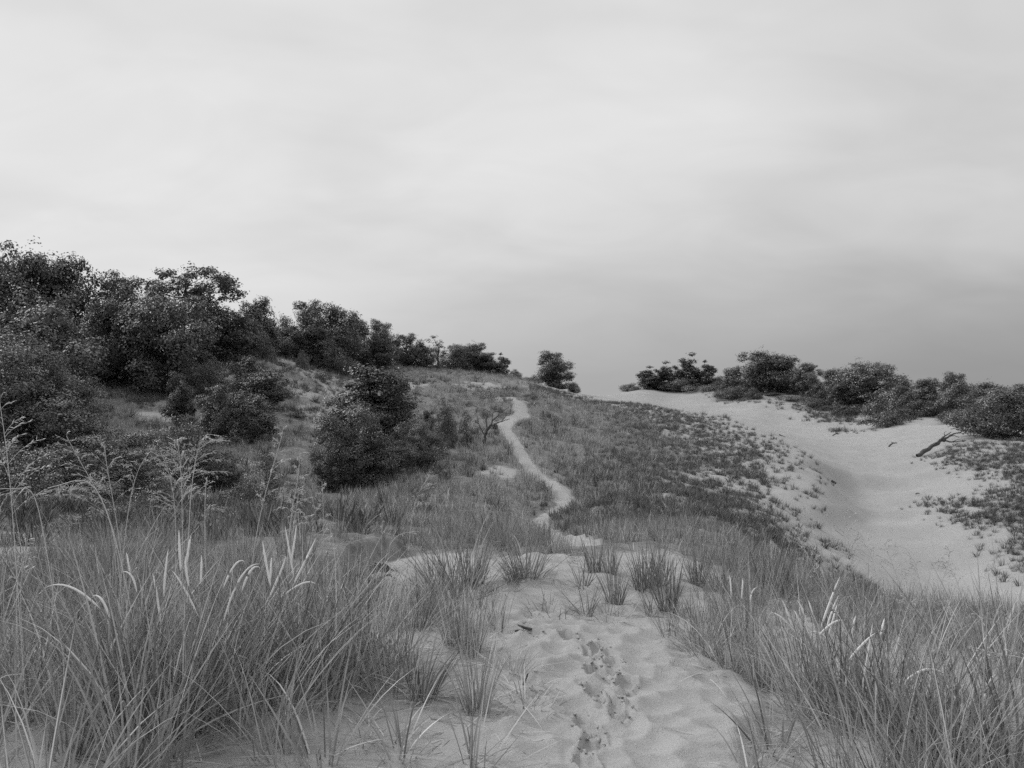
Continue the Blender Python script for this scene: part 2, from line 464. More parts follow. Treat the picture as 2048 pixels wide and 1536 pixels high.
def seed_material(name, a, b_):
    m, t, p = new_mat(name)
    tcx = nd(t, 'ShaderNodeTexCoord')
    t.links.new(ramp(t, noise(t, tcx.outputs['Object'], 260, 3, 0.7), [(0.35, a), (0.6, b_)]), p.inputs['Base Color'])
    p.inputs['Roughness'].default_value = 0.8
    bp = nd(t, 'ShaderNodeBump'); bp.inputs['Strength'].default_value = 0.6; bp.inputs['Distance'].default_value = 0.003
    t.links.new(noise(t, tcx.outputs['Object'], 420, 2), bp.inputs['Height']); t.links.new(bp.outputs[0], p.inputs['Normal'])
    return m
MAT_SEED = seed_material('seed_head', 0.74, 0.90)
MAT_PANIC = leafy('panicle', 0.46, 0.78, trans=0.15, objvar=0.15)

# ------------------------------------------------------------------ ground: one sheet, fine at the feet, coarse at the horizon
def build_ground():
    rr = [0.4]
    while rr[-1] < 3000:
        r = rr[-1]
        k = 0.06 if r < 2.7 else 0.0048 if r < 9 else 0.0105 if r < 125 else 0.07
        rr.append(r * (1 + k))
    rr = np.array(rr)
    a0 = np.arange(-36, 36.01, 0.135)
    a1 = np.arange(36.8, 62, 1.0); a2 = np.arange(66, 178, 5.0)
    ang = np.radians(np.concatenate([a0, a1, a2, [180.0], -a2[::-1] + 360, -a1[::-1] + 360]))
    nr, na = len(rr), len(ang)
    X = rr[:, None] * np.sin(ang); Y = rr[:, None] * np.cos(ang)
    Z = land(X.ravel(), Y.ravel()).reshape(X.shape)
    V = np.c_[X.ravel(), Y.ravel(), Z.ravel()]
    i, j = np.meshgrid(np.arange(nr - 1), np.arange(na), indexing='ij')
    j2 = (j + 1) % na
    F = np.stack([i * na + j, (i + 1) * na + j, (i + 1) * na + j2, i * na + j2], -1).reshape(-1, 4)[:, ::-1]
    V = np.vstack([V, [0, 0, land(np.array([0.]), np.array([0.]))[0]]])
    jj = np.arange(na)
    T = np.stack([np.full(na, len(V) - 1), (jj + 1) % na, jj], -1)
    me = mesh('ground', V, F, T, smooth=True)
    lit = 1 - sandy(V[:, 0], V[:, 1])
    lit *= 0.75
    x, y = V[:, 0], V[:, 1]
    lit *= 0.25 + 0.75 * smooth(np.hypot(x, y), 5.0, 9.0)
    lit *= 1 - 0.75 * smooth(barren(x, y), 0.2, 0.8)
    a = me.attributes.new('litter', 'FLOAT', 'POINT'); a.data.foreach_set('value', lit.astype(np.float32))
    return link('ground', me, MAT_SAND, kind='structure')
BARE = [(at(*p)[:2], r) for p, r in [((230,745),1.6),((300,800),1.3),((210,780),1.3),((330,830),1.2),((490,930),0.9),((480,955),.7),((720,745),2.0),((600,740),3.2),((680,790),2.6),((640,830),2.0),((560,770),2.4),((480,745),2.5),
  ((1000,940),0.7),((740,1030),0.6),((860,1010),0.5),((1060,1050),0.5),((60,1110),0.9),((30,1075),0.8),((820,770),1.8),((960,770),2.0),((1010,800),1.4)]]
def barren(x, y):
    """patches of thin cover on the vegetated slopes"""
    b_ = np.zeros(np.shape(x))
    for (cx, cy), r in BARE:
        d = np.hypot((x - cx), (y - cy) * 0.6) / r + 0.9 * fbm(x * 1.1, y * 0.8, 3)
        b_ = np.maximum(b_, 1 - smooth(d, 0.35, 1.25))
    return b_
GROUND = build_ground()

# ------------------------------------------------------------------ grass blades
def blades(rng, base, az, th0, th1, Ln, wd, seg=5, power=1.4, twist=0.5):
    """ribbons that start at base, lean towards az by th0 and bend over to th1"""
    n = len(base)
    p = np.array(base, float).copy()
    dirx, diry = np.cos(az), np.sin(az)
    wa = az + np.pi / 2 + rng.normal(0, twist, n)
    wx, wy = np.cos(wa), np.sin(wa)
    V = np.empty((n, seg + 1, 2, 3))
    for s in range(seg + 1):
        t = s / seg
        w = wd * 0.5 * (1.0 if t < 0.35 else 1.0 - ((t - 0.35) / 0.65) ** 1.6 * 0.93)
        V[:, s, 0, 0] = p[:, 0] + wx * w; V[:, s, 0, 1] = p[:, 1] + wy * w; V[:, s, 0, 2] = p[:, 2]
        V[:, s, 1, 0] = p[:, 0] - wx * w; V[:, s, 1, 1] = p[:, 1] - wy * w; V[:, s, 1, 2] = p[:, 2]
        th = th0 + (th1 - th0) * ((s + 0.5) / seg) ** power
        st = Ln / seg
        p = p + np.stack([dirx * np.sin(th) * st, diry * np.sin(th) * st, np.cos(th) * st], -1)
    V = V.reshape(-1, 3)
    k = np.arange(n)[:, None] * (seg + 1) * 2 + np.arange(seg)[None, :] * 2
    F = np.stack([k, k + 1, k + 3, k + 2], -1).reshape(-1, 4)
    return V, F
def merge(parts):
    Vs, Fs, o = [], [], 0
    for V, F in parts:
        Vs.append(V); Fs.append(F + o); o += len(V)
    return np.vstack(Vs), np.vstack(Fs)
def tussock(seed, n, h, rad, lean=0.25, bend=0.9, wd=0.006, seg=6, dead=0.15, sink=0.03, wind=0.0):
    rng = np.random.default_rng(seed)
    a = rng.uniform(0, 2 * np.pi, n); r = rad * np.sqrt(rng.random(n))
    base = np.stack([r * np.cos(a), r * np.sin(a), np.full(n, -sink)], -1)
    az = a + rng.normal(0, 0.7, n)
    th0 = np.abs(rng.normal(0.06, lean * 0.55, n)) + lean * 0.6 * r / rad
    th1 = th0 + np.abs(rng.normal(bend * 0.45, bend * 0.45, n))
    Ln = h * rng.uniform(0.5, 1.08, n)
    parts = [blades(rng, base, az, th0, th1, Ln, wd * rng.uniform(0.6, 1.25, n), seg)]
    m = int(n * dead)
    if m:   # last year's leaves, bent to the ground
        a = rng.uniform(0, 2 * np.pi, m); r = rad * rng.uniform(0.5, 1.5, m)
        base = np.stack([r * np.cos(a), r * np.sin(a), np.full(m, 0.01)], -1)
        parts.append(blades(rng, base, a + rng.normal(0, 0.5, m), rng.uniform(0.7, 1.2, m), rng.uniform(1.35, 1.75, m), h * rng.uniform(0.3, 0.7, m), wd * rng.uniform(0.7, 1.3, m), seg, 0.6))
    V, F = merge(parts)
    if wind:
        V = V.copy(); V[:, 0] += wind * np.maximum(V[:, 2], 0) ** 1.5
    return V, F

# ------------------------------------------------------------------ scatter of uncountable grass
def proto_collection(name, meshes, mat):
    c = bpy.data.collections.new(name)
    for i, me in enumerate(meshes):
        me.materials.append(mat)
        o = bpy.data.objects.new(name + '_sprig', me); c.objects.link(o)
    return c
def scatter(name, label, pts, rot, scl, idx, coll, cat='grass'):
    me = bpy.data.meshes.new(name)
    me.vertices.add(len(pts)); me.vertices.foreach_set('co', np.asarray(pts, np.float32).ravel())
    a = me.attributes.new('turn', 'FLOAT_VECTOR', 'POINT'); a.data.foreach_set('vector', np.asarray(rot, np.float32).ravel())
    a = me.attributes.new('size', 'FLOAT', 'POINT'); a.data.foreach_set('value', np.asarray(scl, np.float32))
    a = me.attributes.new('which', 'INT', 'POINT'); a.data.foreach_set('value', np.asarray(idx, np.int32))
    o = link(name, me, None, kind='stuff', label=label, category=cat)
    g = bpy.data.node_groups.new(name, 'GeometryNodeTree')
    g.interface.new_socket('Geometry', in_out='INPUT', socket_type='NodeSocketGeometry')
    g.interface.new_socket('Geometry', in_out='OUTPUT', socket_type='NodeSocketGeometry')
    gi = g.nodes.new('NodeGroupInput'); go = g.nodes.new('NodeGroupOutput')
    ip = g.nodes.new('GeometryNodeInstanceOnPoints'); ci = g.nodes.new('GeometryNodeCollectionInfo')
    ci.inputs['Collection'].default_value = coll
    ci.inputs['Separate Children'].default_value = True; ci.inputs['Reset Children'].default_value = True
    def na(nm, ty):
        n = g.nodes.new('GeometryNodeInputNamedAttribute'); n.data_type = ty; n.inputs['Name'].default_value = nm
        return next(s for s in n.outputs if s.enabled and s.name == 'Attribute')
    er = g.nodes.new('FunctionNodeEulerToRotation')
    lk = g.links.new
    lk(na('turn', 'FLOAT_VECTOR'), er.inputs[0])
    lk(gi.outputs[0], ip.inputs['Points']); lk(ci.outputs[0], ip.inputs['Instance'])
    ip.inputs['Pick Instance'].default_value = True
    lk(na('which', 'INT'), ip.inputs['Instance Index'])
    lk(er.outputs[0], ip.inputs['Rotation']); lk(na('size', 'FLOAT'), ip.inputs['Scale'])
    lk(ip.outputs[0], go.inputs[0])
    md = o.modifiers.new('scatter', 'NODES'); md.node_group = g
    return o
def scatter_region(name, label, seed, n, sampler, density, coll, k, size, tilt=0.12):
    rng = np.random.default_rng(seed)
    x, y = sampler(rng, n)
    d = density(x, y)
    keep = rng.random(len(x)) < d
    x, y, d = x[keep], y[keep], d[keep]
    z = land(x, y, fine=False) - 0.01
    rot = np.stack([rng.normal(0, tilt, len(x)), rng.normal(0, tilt, len(x)), rng.uniform(0, 6.28, len(x))], -1)
    s = size(x, y, rng)
    return scatter(name, label, np.c_[x, y, z], rot, s, rng.integers(0, k, len(x)), coll)
def box_sampler(x0, x1, y0, y1):
    return lambda rng, n: (rng.uniform(x0, x1, n), rng.uniform(y0, y1, n))
def wedge_sampler(d0, d1, t0, t1, pw=1.0):
    """spread over a fan of ground, thinner with distance (pw=1 keeps the number per picture area even)"""
    def f(rng, n):
        u = rng.random(n)
        d = np.exp(np.log(d0) + u * (np.log(d1) - np.log(d0))) if pw == 1 else (d0 ** pw + u * (d1 ** pw - d0 ** pw)) ** (1 / pw)
        return d * rng.uniform(t0, t1, n), d
    return f

C_NEAR = proto_collection('near_grass', [mesh('near_sprig', *tussock(100 + i, 38, 0.86, 0.12, lean=0.42, bend=0.95, wd=0.0084, seg=6, dead=0.25, wind=(0.22, 0.1, -0.12)[i % 3])) for i in range(9)], MAT_NEAR)
C_MID = proto_collection('mid_grass', [mesh('mid_sprig', *tussock(200 + i, 34, 0.62, 0.13, lean=0.3, bend=0.6, wd=0.007, seg=4, dead=0.05)) for i in range(7)], MAT_MID)
C_HILL = proto_collection('hill_grass', [mesh('hill_sprig', *tussock(300 + i, 22, 0.60, 0.22, lean=0.42, bend=0.6, wd=0.014, seg=3, dead=0.0)) for i in range(7)], MAT_HILL)
C_TUFT = proto_collection('tuft_grass', [mesh('tuft_sprig', *tussock(400 + i, 30, 0.36, 0.07, lean=0.75, bend=0.5, wd=0.014, seg=3, dead=0.0)) for i in range(7)], MAT_TUFT)
C_STRAW = proto_collection('straw_litter', [mesh('straw_sprig', *blades(np.random.default_rng(500 + i), np.random.default_rng(i).normal(0, 0.07, (7, 3)) * [1, 1, 0] + [0, 0, 0.012], np.random.default_rng(i + 9).uniform(0, 6.28, 7), np.full(7, 1.45), np.full(7, 1.6), np.random.default_rng(i + 3).uniform(0.1, 0.42, 7), np.full(7, 0.0055), 4)) for i in range(8)], MAT_STRAW)

def open_ground(x, y):
    """0 where nothing grows (tongue of sand, trail, blowout), 1 elsewhere"""
    o = 1 - smooth(sdist(x, y, TONGUE), -0.05, 0.10)
    d, _, _ = pdist(x, y, TRAIL); o = o * smooth(d + 0.2 * vnoise(x * 1.9, y * 1.9), 0.24, 0.42)
    d, _, _ = pdist(x, y, TRAIL2); o = o * smooth(d + 0.2 * vnoise(x * 1.9, y * 1.9), 0.35, 0.6)
    return o
# the bank at the left of the sand tongue, near the feet
LEFT_MASS = [(-4.5, 2.4), (-0.75, 2.6), (-0.80, 3.5), (-0.66, 4.2), (-0.80, 4.8), (-1.25, 5.3), (-1.9, 5.9), (-6.0, 6.4)]
def dens_left(x, y):
    d = smooth(sdist(x, y, LEFT_MASS), -0.25, 0.35) * (0.35 + 0.65 * smooth(vnoise(x * 1.1 + 3, y * 1.1), -0.35, 0.15))
    thin = 1 - 0.88 * smooth(x, -1.35, -0.7) * (1 - smooth(y, 3.3, 4.6)) - 0.5 * (1 - smooth(y, 2.9, 3.5)) * smooth(x, -1.6, -1.2)
    return d * open_ground(x, y) * np.clip(thin, 0.04, 1)
scatter_region('grass_bank_beside_trail', 'dense beach grass with long bent blades on the bank at the left of the sand', 11, 400, box_sampler(-5.2, -0.5, 2.3, 6.8), dens_left, C_NEAR, 9, lambda x, y, r: r.uniform(0.75, 1.12, len(x)))
RIGHT_MASS = [(0.95, 2.4), (4.5, 2.4), (5.5, 5.2), (2.5, 4.8), (1.8, 4.9), (1.5, 4.9), (1.40, 4.6), (1.45, 4.2), (1.12, 3.6)]
def dens_right(x, y):
    d = smooth(sdist(x, y, RIGHT_MASS), -0.2, 0.3) * (0.3 + 0.7 * smooth(vnoise(x * 1.2 + 8, y * 1.2 + 4), -0.35, 0.15))
    return d * open_ground(x, y)
scatter_region('grass_clump_right_of_sand', 'long bent beach grass crowding the edge of the sand at the right', 12, 200, box_sampler(0.8, 5.0, 2.3, 6.0), dens_right, C_NEAR, 9, lambda x, y, r: r.uniform(0.62, 0.98, len(x)))
# behind: finer darker grass on the brow, both sides
def dens_brow(x, y):
    d = open_ground(x, y) * (1 - smooth(sdist(x, y, HUMMOCK), -0.25, 0.15))
    d = d * (1 - smooth(sdist(x, y, BOWL), -1.0, 0.0))
    d = d * (0.35 + 0.65 * smooth(vnoise(x * 0.8, y * 0.8), -0.35, 0.2)) * (1 - 0.85 * barren(x, y))
    d = d * (1 - 0.85 * smooth(y, 9.0, 10.5) * smooth(-x, 0.6, 1.6)) * (1 - 0.6 * smooth(y, 10.0, 13.0) * smooth(x, 0.5, 1.2))
    return d
scatter_region('grass_on_brow', 'fine dark grass covering the brow behind the tussocks', 13, 3800, wedge_sampler(5.6, 17, -0.72, 0.72, 1.3), dens_brow, C_MID, 7, lambda x, y, r: r.uniform(0.5, 0.85, len(x)) * (1 - 0.25 * smooth(y, 8, 11) * (x < 1)) * (1 - 0.25 * smooth(x, 0.3, 0.9)))
# vegetated slopes: spine, hollow and left hillside
def rough(x, y):
    return (1 - smooth(y, 20, 27)) * smooth(-x / y, 0.08, 0.2)     # broken ground in the hollow at the left
def dens_hill(x, y):
    b_ = sdist(x, y, BOWL)
    d = open_ground(x, y) * smooth(-b_, 3.5, 8.0) * (1 - 0.93 * barren(x, y))
    d = d * (0.25 + 0.75 * smooth(fbm(x * 0.5, y * 0.5, 3), -0.35, 0.15))
    rt = smooth(x / y, 0.30, 0.40)
    return d * (1 - rt) * (1 - 0.75 * rough(x, y))
scatter_region('grass_on_slopes', 'grey grass covering the far dune slopes on both sides of the trail', 14, 36000, wedge_sampler(10.5, 95, -0.72, 0.42, 1.25), dens_hill, C_HILL, 7, lambda x, y, r: r.uniform(0.4, 0.85, len(x)) * (0.7 + 0.3 * smooth(y, 14, 26)))
# separate small tufts: the flank above the blowout and the slope under the far trees
def dens_tuft(x, y):
    b_ = sdist(x, y, BOWL)
    left = (0.12 + 0.88 * smooth(-b_, 0.0, 3.4)) * (b_ < 0.8) * (1 - smooth(-b_, 6.5, 10.5)) * (x / y < 0.40)
    right = (0.12 + 0.88 * smooth(-b_, -0.2, 1.5)) * (b_ < 0.5) * (x / y > 0.40) * (y < 58) * (1 - smooth(y, 46, 56))
    right = right * (0.45 + 0.55 * smooth(vnoise(x * 0.7, y * 0.7), -0.4, 0.1))
    left = left * (0.75 + 0.25 * smooth(vnoise(x * 0.5, y * 0.5), -0.3, 0.1))
    d = np.maximum(left * 0.9, right)
    return d * open_ground(x, y) * (y > 15)
_rng = np.random.default_rng(15)
_x, _y = wedge_sampler(15, 78, 0.02, 0.75, 1.25)(_rng, 52000)
_k = _rng.random(len(_x)) < np.where(_x / _y > 0.40, 0.7, 0.68) * dens_tuft(_x, _y)
_x, _y = _x[_k], _y[_k]
_z = land(_x, _y, fine=False) - 0.01
_s = _rng.uniform(0.45, 1.05, len(_x))
# the biggest in view on the right-hand slope are plants of their own
_big = np.nonzero((_x / _y > 0.44) & (_x / _y < 0.605))[0]
_big = _big[np.argsort(-_s[_big] / _y[_big])][:150]
_rest = np.setdiff1d(np.arange(len(_x)), _big)
scatter('small_tufts', 'small dark grass tufts dotted over the bare sand slopes', np.c_[_x, _y, _z][_rest], np.c_[_rng.normal(0, .1, len(_rest)), _rng.normal(0, .1, len(_rest)), _rng.uniform(0, 6.28, len(_rest))], _s[_rest], _rng.integers(0, 7, len(_rest)), C_TUFT)
_tm = [o.data for o in C_TUFT.objects]
for q, i in enumerate(_big):
    o = link('grass_tuft', _tm[q % 7], None, label='small dark grass tuft dotted on the sand slope below the fallen dead tree', category='grass tuft', group='tufts on the slope below the dead tree')
    o.location = (_x[i], _y[i], _z[i]); o.rotation_euler = (0, 0, _rng.uniform(0, 6.28)); o.scale = (_s[i],) * 3
def dens_scrub(x, y):
    return open_ground(x, y) * smooth(-sdist(x, y, BOWL), 8, 14) * (1 - smooth(x / y, 0.0, 0.08) * (y < 30)) * (0.12 + 0.88 * smooth(fbm(x * 0.9 + 7, y * 0.9, 3), -0.05, 0.3)) * np.maximum(0.35 + 0.65 * smooth(barren(x, y), 0.1, 0.6), rough(x, y))
scatter_region('low_scrub', 'low dark herbs and tufts scattered over the left hillside', 18, 20000, wedge_sampler(11, 85, -0.68, 0.12, 1.25), dens_scrub, C_TUFT, 7, lambda x, y, r: r.uniform(0.6, 1.7, len(x)))
# roots and ragged herbs along the top of the far sand face
def dens_bank(x, y):
    b_ = sdist(x, y, BOWL)
    far = smooth(y, 66, 74) * smooth(x / y, 0.2, 0.28)
    return far * (1 - smooth(b_, 1.0, 8.0)) * smooth(fbm(x * 0.35, y * 0.2, 3), -0.12, 0.2)
scatter_region('bank_herbs', 'dark ragged herbs and roots along the top of the far sand face', 19, 9000, wedge_sampler(64, 112, 0.18, 0.62, 1.3), dens_bank, C_TUFT, 7, lambda x, y, r: r.uniform(0.8, 1.9, len(x)))
# dry leaves lying on the sand round the tussocks
def dens_straw(x, y):
    s1 = sdist(x, y, TONGUE)
    d = (1 - smooth(s1, -0.1, 0.12)) * 0.8
    h_ = smooth(sdist(x, y, HUMMOCK), -0.1, 0.3)
    return np.clip(d * (0.3 + 0.7 * smooth(vnoise(x * 2, y * 2), -0.3, 0.2)) * (1 - 0.55 * h_), 0, 1)
scatter_region('dry_grass_litter', 'dry fallen grass leaves lying on the sand round the tussocks', 16, 1500, box_sampler(-2.6, 3.2, 2.6, 9.5), dens_straw, C_STRAW, 8, lambda x, y, r: r.uniform(0.6, 1.1, len(x)), tilt=0.04)

# ------------------------------------------------------------------ trees and shrubs
def tube(path, rad, k=5):
    path = np.asarray(path, float); rad = np.asarray(rad, float); n = len(path)
    tg = np.gradient(path, axis=0); tg /= np.linalg.norm(tg, axis=1)[:, None] + 1e-9
    ref = np.where(np.abs(tg[:, 2:3]) > 0.9, np.array([[1., 0, 0]]), np.array([[0., 0, 1]]))
    u = np.cross(tg, ref); u /= np.linalg.norm(u, axis=1)[:, None] + 1e-9
    v = np.cross(tg, u)
    a = np.arange(k) * 2 * np.pi / k
    V = path[:, None, :] + rad[:, None, None] * (np.cos(a)[None, :, None] * u[:, None, :] + np.sin(a)[None, :, None] * v[:, None, :])
    i, j = np.meshgrid(np.arange(n - 1), np.arange(k), indexing='ij')
    F = np.stack([i * k + j, i * k + (j + 1) % k, (i + 1) * k + (j + 1) % k, (i + 1) * k + j], -1).reshape(-1, 4)
    return V.reshape(-1, 3), F
def wig(rng, a, b, n, amp, sag=0.0):
    a = np.asarray(a, float); b = np.asarray(b, float)
    t = np.linspace(0, 1, n)[:, None]
    p = a + (b - a) * t
    ln = np.linalg.norm(b - a)
    w = np.cumsum(rng.normal(0, 1, (n, 3)), 0); w -= w[0] + (w[-1] - w[0]) * t
    p += w * amp * ln / n ** 0.5
    p[:, 2] += sag * ln * (4 * t * (1 - t))[:, 0]
    return p
def leaves(rng, c, nrm, size):
    """kite-shaped leaves folded a little along the midrib"""
    n = len(c)
    nrm = nrm / (np.linalg.norm(nrm, axis=1)[:, None] + 1e-9)
    r = rng.normal(0, 1, (n, 3)); d = np.cross(nrm, r); d /= np.linalg.norm(d, axis=1)[:, None] + 1e-9
    s = np.cross(nrm, d)
    L_ = (size * rng.uniform(0.6, 1.25, n))[:, None]; Wd = L_ * rng.uniform(0.28, 0.42, n)[:, None]
    V = np.empty((n, 4, 3))
    V[:, 0] = c - d * L_ * 0.5
    V[:, 1] = c + s * Wd + nrm * L_ * 0.10 + d * L_ * 0.08
    V[:, 2] = c + d * L_ * 0.5 - nrm * L_ * 0.08
    V[:, 3] = c - s * Wd + nrm * L_ * 0.10 + d * L_ * 0.08
    k = np.arange(n)[:, None] * 4
    T = np.concatenate([k + [0, 1, 2], k + [0, 2, 3]])
    return V.reshape(-1, 3), T
def gen_tree(seed, h, rx, lobes, per, leaf, size, lo=0.12, squash=1.0, lr=0.40, stem=0.05, open_=0.0, lean=(0, 0), cone=0.0, wood_k=1.0, stems=1):
    """trunk and limbs that carry lobes of foliage; returns wood (V,F) and leaf (V,T)"""
    rng = np.random.default_rng(seed)
    wood = []
    zc = h * (lo + (1 - lo) * 0.5); rz = h * (1 - lo) * 0.5
    cs = []
    tries = 0
    while len(cs) < lobes and tries < 4000:
        tries += 1
        d = rng.normal(0, 1, 3); d /= np.linalg.norm(d)
        rad = rng.uniform(0.55, 1.0) if rng.random() < 0.85 else rng.uniform(0.1, 0.5)
        p = d * rad * (1 + 0.16 * math.sin(3 * math.atan2(d[1], d[0]) + seed) + 0.12 * math.sin(5 * d[2] + seed * 2))
        z = zc + p[2] * rz
        f = (z / h - lo) / (1 - lo)
        wdt = 1.0 - cone * f
        q = np.array([p[0] * rx * wdt + lean[0] * f * h, p[1] * rx * wdt + lean[1] * f * h, z])
        r = lr * rx * rng.uniform(0.45, 1.15) * (1 - 0.35 * cone * f) * (1 - 0.9 * max(0, f - 0.6))
        if all(np.linalg.norm((q - o) / [1, 1, squash]) > 0.78 * min(r, ro) for o, ro in cs):
            cs.append((q, r))
    if not open_ or open_ < 0.2:
        for f in np.linspace(0.12, 0.74, 5):
            cs.append((np.array([lean[0] * f * h + rng.normal(0, .1) * rx, lean[1] * f * h + rng.normal(0, .1) * rx, h * (max(lo, 0) + (1 - max(lo, 0)) * f)]), rx * 0.40 * (1 - cone * f) * (1 - 0.6 * max(0, f - 0.4))))
    LV, LT, off = [], [], 0
    for s_ in range(stems):
        b0 = np.array([rng.uniform(-.12, .12) * rx, rng.uniform(-.12, .12) * rx, -0.25]) if stems > 1 else np.array([0, 0, -0.25])
        top = np.array([lean[0] * h * 0.7 + rng.normal(0, .12) * rx * stems, lean[1] * h * 0.7 + rng.normal(0, .12) * rx * stems, h * 0.78])
        tp = wig(rng, b0, top, 12, 0.05)
        tr = h * stem / stems ** 0.5 * (1 - np.linspace(0, 1, 12) ** 0.8 * 0.82); tr[0] *= 1.35
        wood.append(tube(tp, tr, 7))
        if s_ == 0:
            trunk, trr = tp, tr
    for q, r in cs:
        # the limb leaves the trunk below its lobe
        hz = q[2] - np.hypot(q[0], q[1]) * rng.uniform(0.35, 0.9)
        i = int(np.clip(np.searchsorted(trunk[:, 2], max(hz, h * 0.10)), 1, 10))
        lp = wig(rng, trunk[i], q, 7, 0.10, -0.06)
        r0 = min(trr[i] * 0.6, 0.02 * h)
        wood.append(tube(lp, r0 * wood_k * (1 - 0.8 * np.linspace(0, 1, 7)), 5))
        n = int(per * 1.15 * min((r / (lr * rx)) ** 2, 1.6))
        out = q - np.array([lean[0] * h * .5, lean[1] * h * .5, zc * 0.9]); out /= np.linalg.norm(out) + 1e-6
        d = rng.normal(0, 1, (n, 3)); d /= np.linalg.norm(d, axis=1)[:, None]
        d = d[(d @ out) > -0.45]
        ext = rng.uniform(0.62, 1.05, (len(d), 1)) + (rng.random((len(d), 1)) < 0.13) * rng.uniform(0.1, 0.42, (len(d), 1))
        cc = q + d * r * ext * [1, 1, squash]
        if open_:
            cc = cc[rng.random(len(cc)) > open_]
        for c in cc[::3]:
            wood.append(tube(wig(rng, lp[rng.integers(3, 7)], c, 4, 0.08), [r0 * 0.22 * wood_k, r0 * .16 * wood_k, r0 * .1 * wood_k, r0 * 0.05 * wood_k], 3))
        if len(cc) == 0 or leaf == 0:
            continue
        cr = 0.07 + 0.12 * r
        pts = np.repeat(cc, leaf, 0) + rng.normal(0, 1, (len(cc) * leaf, 3)) * cr * [1, 1, 0.6]
        dn = pts - q
        dn /= np.linalg.norm(dn, axis=1)[:, None] + 1e-6
        nr = dn * 0.95 + np.array([0, 0, 0.45]) + rng.normal(0, 0.42, pts.shape)
        V, T = leaves(rng, pts, nr, size)
        LV.append(V); LT.append(T + off); off += len(V)
    Wv, Wf = merge(wood)
    if LV:
        LVs = np.vstack(LV); keep = LVs[:, 2].reshape(-1, 4).min(1) > -0.1
        LVs = LVs.reshape(-1, 4, 3)[keep].reshape(-1, 3)
        k = np.arange(len(LVs) // 4)[:, None] * 4
        return (Wv, Wf), (LVs, np.concatenate([k + [0, 1, 2], k + [0, 2, 3]]))
    return (Wv, Wf), None
# kinds: height, radius and habit of each model plant
KIND = {
 'oak_a':  dict(h=5.2, rx=2.3, lobes=34, per=62, leaf=17, size=0.125, lo=-0.10, lr=0.36),
 'oak_b':  dict(h=5.0, rx=2.0, lobes=32, per=60, leaf=17, size=0.125, lo=-0.12, lr=0.36),
 'oak_c':  dict(h=4.4, rx=1.7, lobes=28, per=56, leaf=16, size=0.12, lo=0.02, lr=0.38, cone=0.35),
 'oak_d':  dict(h=4.6, rx=2.5, lobes=36, per=56, leaf=17, size=0.13, lo=-0.22, lr=0.34),
 'oak_near': dict(h=5.2, rx=2.3, lobes=38, per=66, leaf=30, size=0.085, lo=-0.10, lr=0.36),
 'oak_low': dict(h=4.6, rx=2.5, lobes=38, per=60, leaf=30, size=0.085, lo=-0.22, lr=0.34),
 'open':   dict(h=6.5, rx=2.2, lobes=34, per=40, leaf=13, size=0.15, lo=0.22, lr=0.24, open_=0.2, lean=(0.14, 0), stem=0.028),
 'open_b': dict(h=4.5, rx=1.3, lobes=12, per=30, leaf=10, size=0.14, lo=0.30, lr=0.34, open_=0.35, lean=(-0.08, 0)),
 'bush_a': dict(h=2.0, rx=1.25, lobes=24, per=50, leaf=18, size=0.08, lo=-0.25, lr=0.42, stem=0.025, stems=3),
 'bush_b': dict(h=1.8, rx=1.5, lobes=28, per=48, leaf=18, size=0.08, lo=-0.25, lr=0.36, stem=0.025, stems=4),
 'cone':   dict(h=4.0, rx=1.35, lobes=34, per=50, leaf=16, size=0.10, lo=-0.06, lr=0.40, cone=0.62, stem=0.03),
 'feather':dict(h=2.6, rx=1.2, lobes=20, per=40, leaf=12, size=0.085, lo=-0.08, lr=0.42, stem=0.022, open_=0.12, stems=2),
 'sprawl': dict(h=0.9, rx=1.5, lobes=22, per=30, leaf=11, size=0.10, lo=-0.2, lr=0.28, stem=0.03, open_=0.12, stems=4),
 'poplar': dict(h=4.2, rx=1.2, lobes=34, per=48, leaf=13, size=0.15, lo=-0.25, lr=0.40, squash=1.2, cone=0.40, stem=0.025, stems=2),
 'twig':   dict(h=1.6, rx=0.9, lobes=22, per=26, leaf=0, size=0.1, lo=0.15, lr=0.40, stem=0.02, stems=4, wood_k=0.8),
 'thin':   dict(h=1.8, rx=0.8, lobes=14, per=26, leaf=5, size=0.08, lo=0.05, lr=0.45, stem=0.02, open_=0.2, stems=3),
}
PLANT = {}
SIZE = {}
def plant_meshes(kind, mat):
    if kind not in PLANT:
        i = list(KIND).index(kind)
        wd, lf = gen_tree(900 + 7 * i, **KIND[kind])
        me = mesh('trunk', *wd); me.materials.append(MAT_DEAD if kind == 'twig' else MAT_BARK)
        q = wd[0] if lf is None else lf[0]
        SIZE[kind] = (float(np.percentile(q[:, 2], 99.6)), float(np.percentile(np.abs(q[:, 0]), 96)))
        PLANT[kind] = (me, lf, {})
    me, lf, byc = PLANT[kind]
    if lf is None:
        return me, None
    if mat.name not in byc:
        m2 = mesh('crown', lf[0], None, lf[1]) if not byc else next(iter(byc.values())).copy()
        m2.materials.clear(); m2.materials.append(mat); byc[mat.name] = m2
    return me, byc[mat.name]
_tr = np.random.default_rng(77)
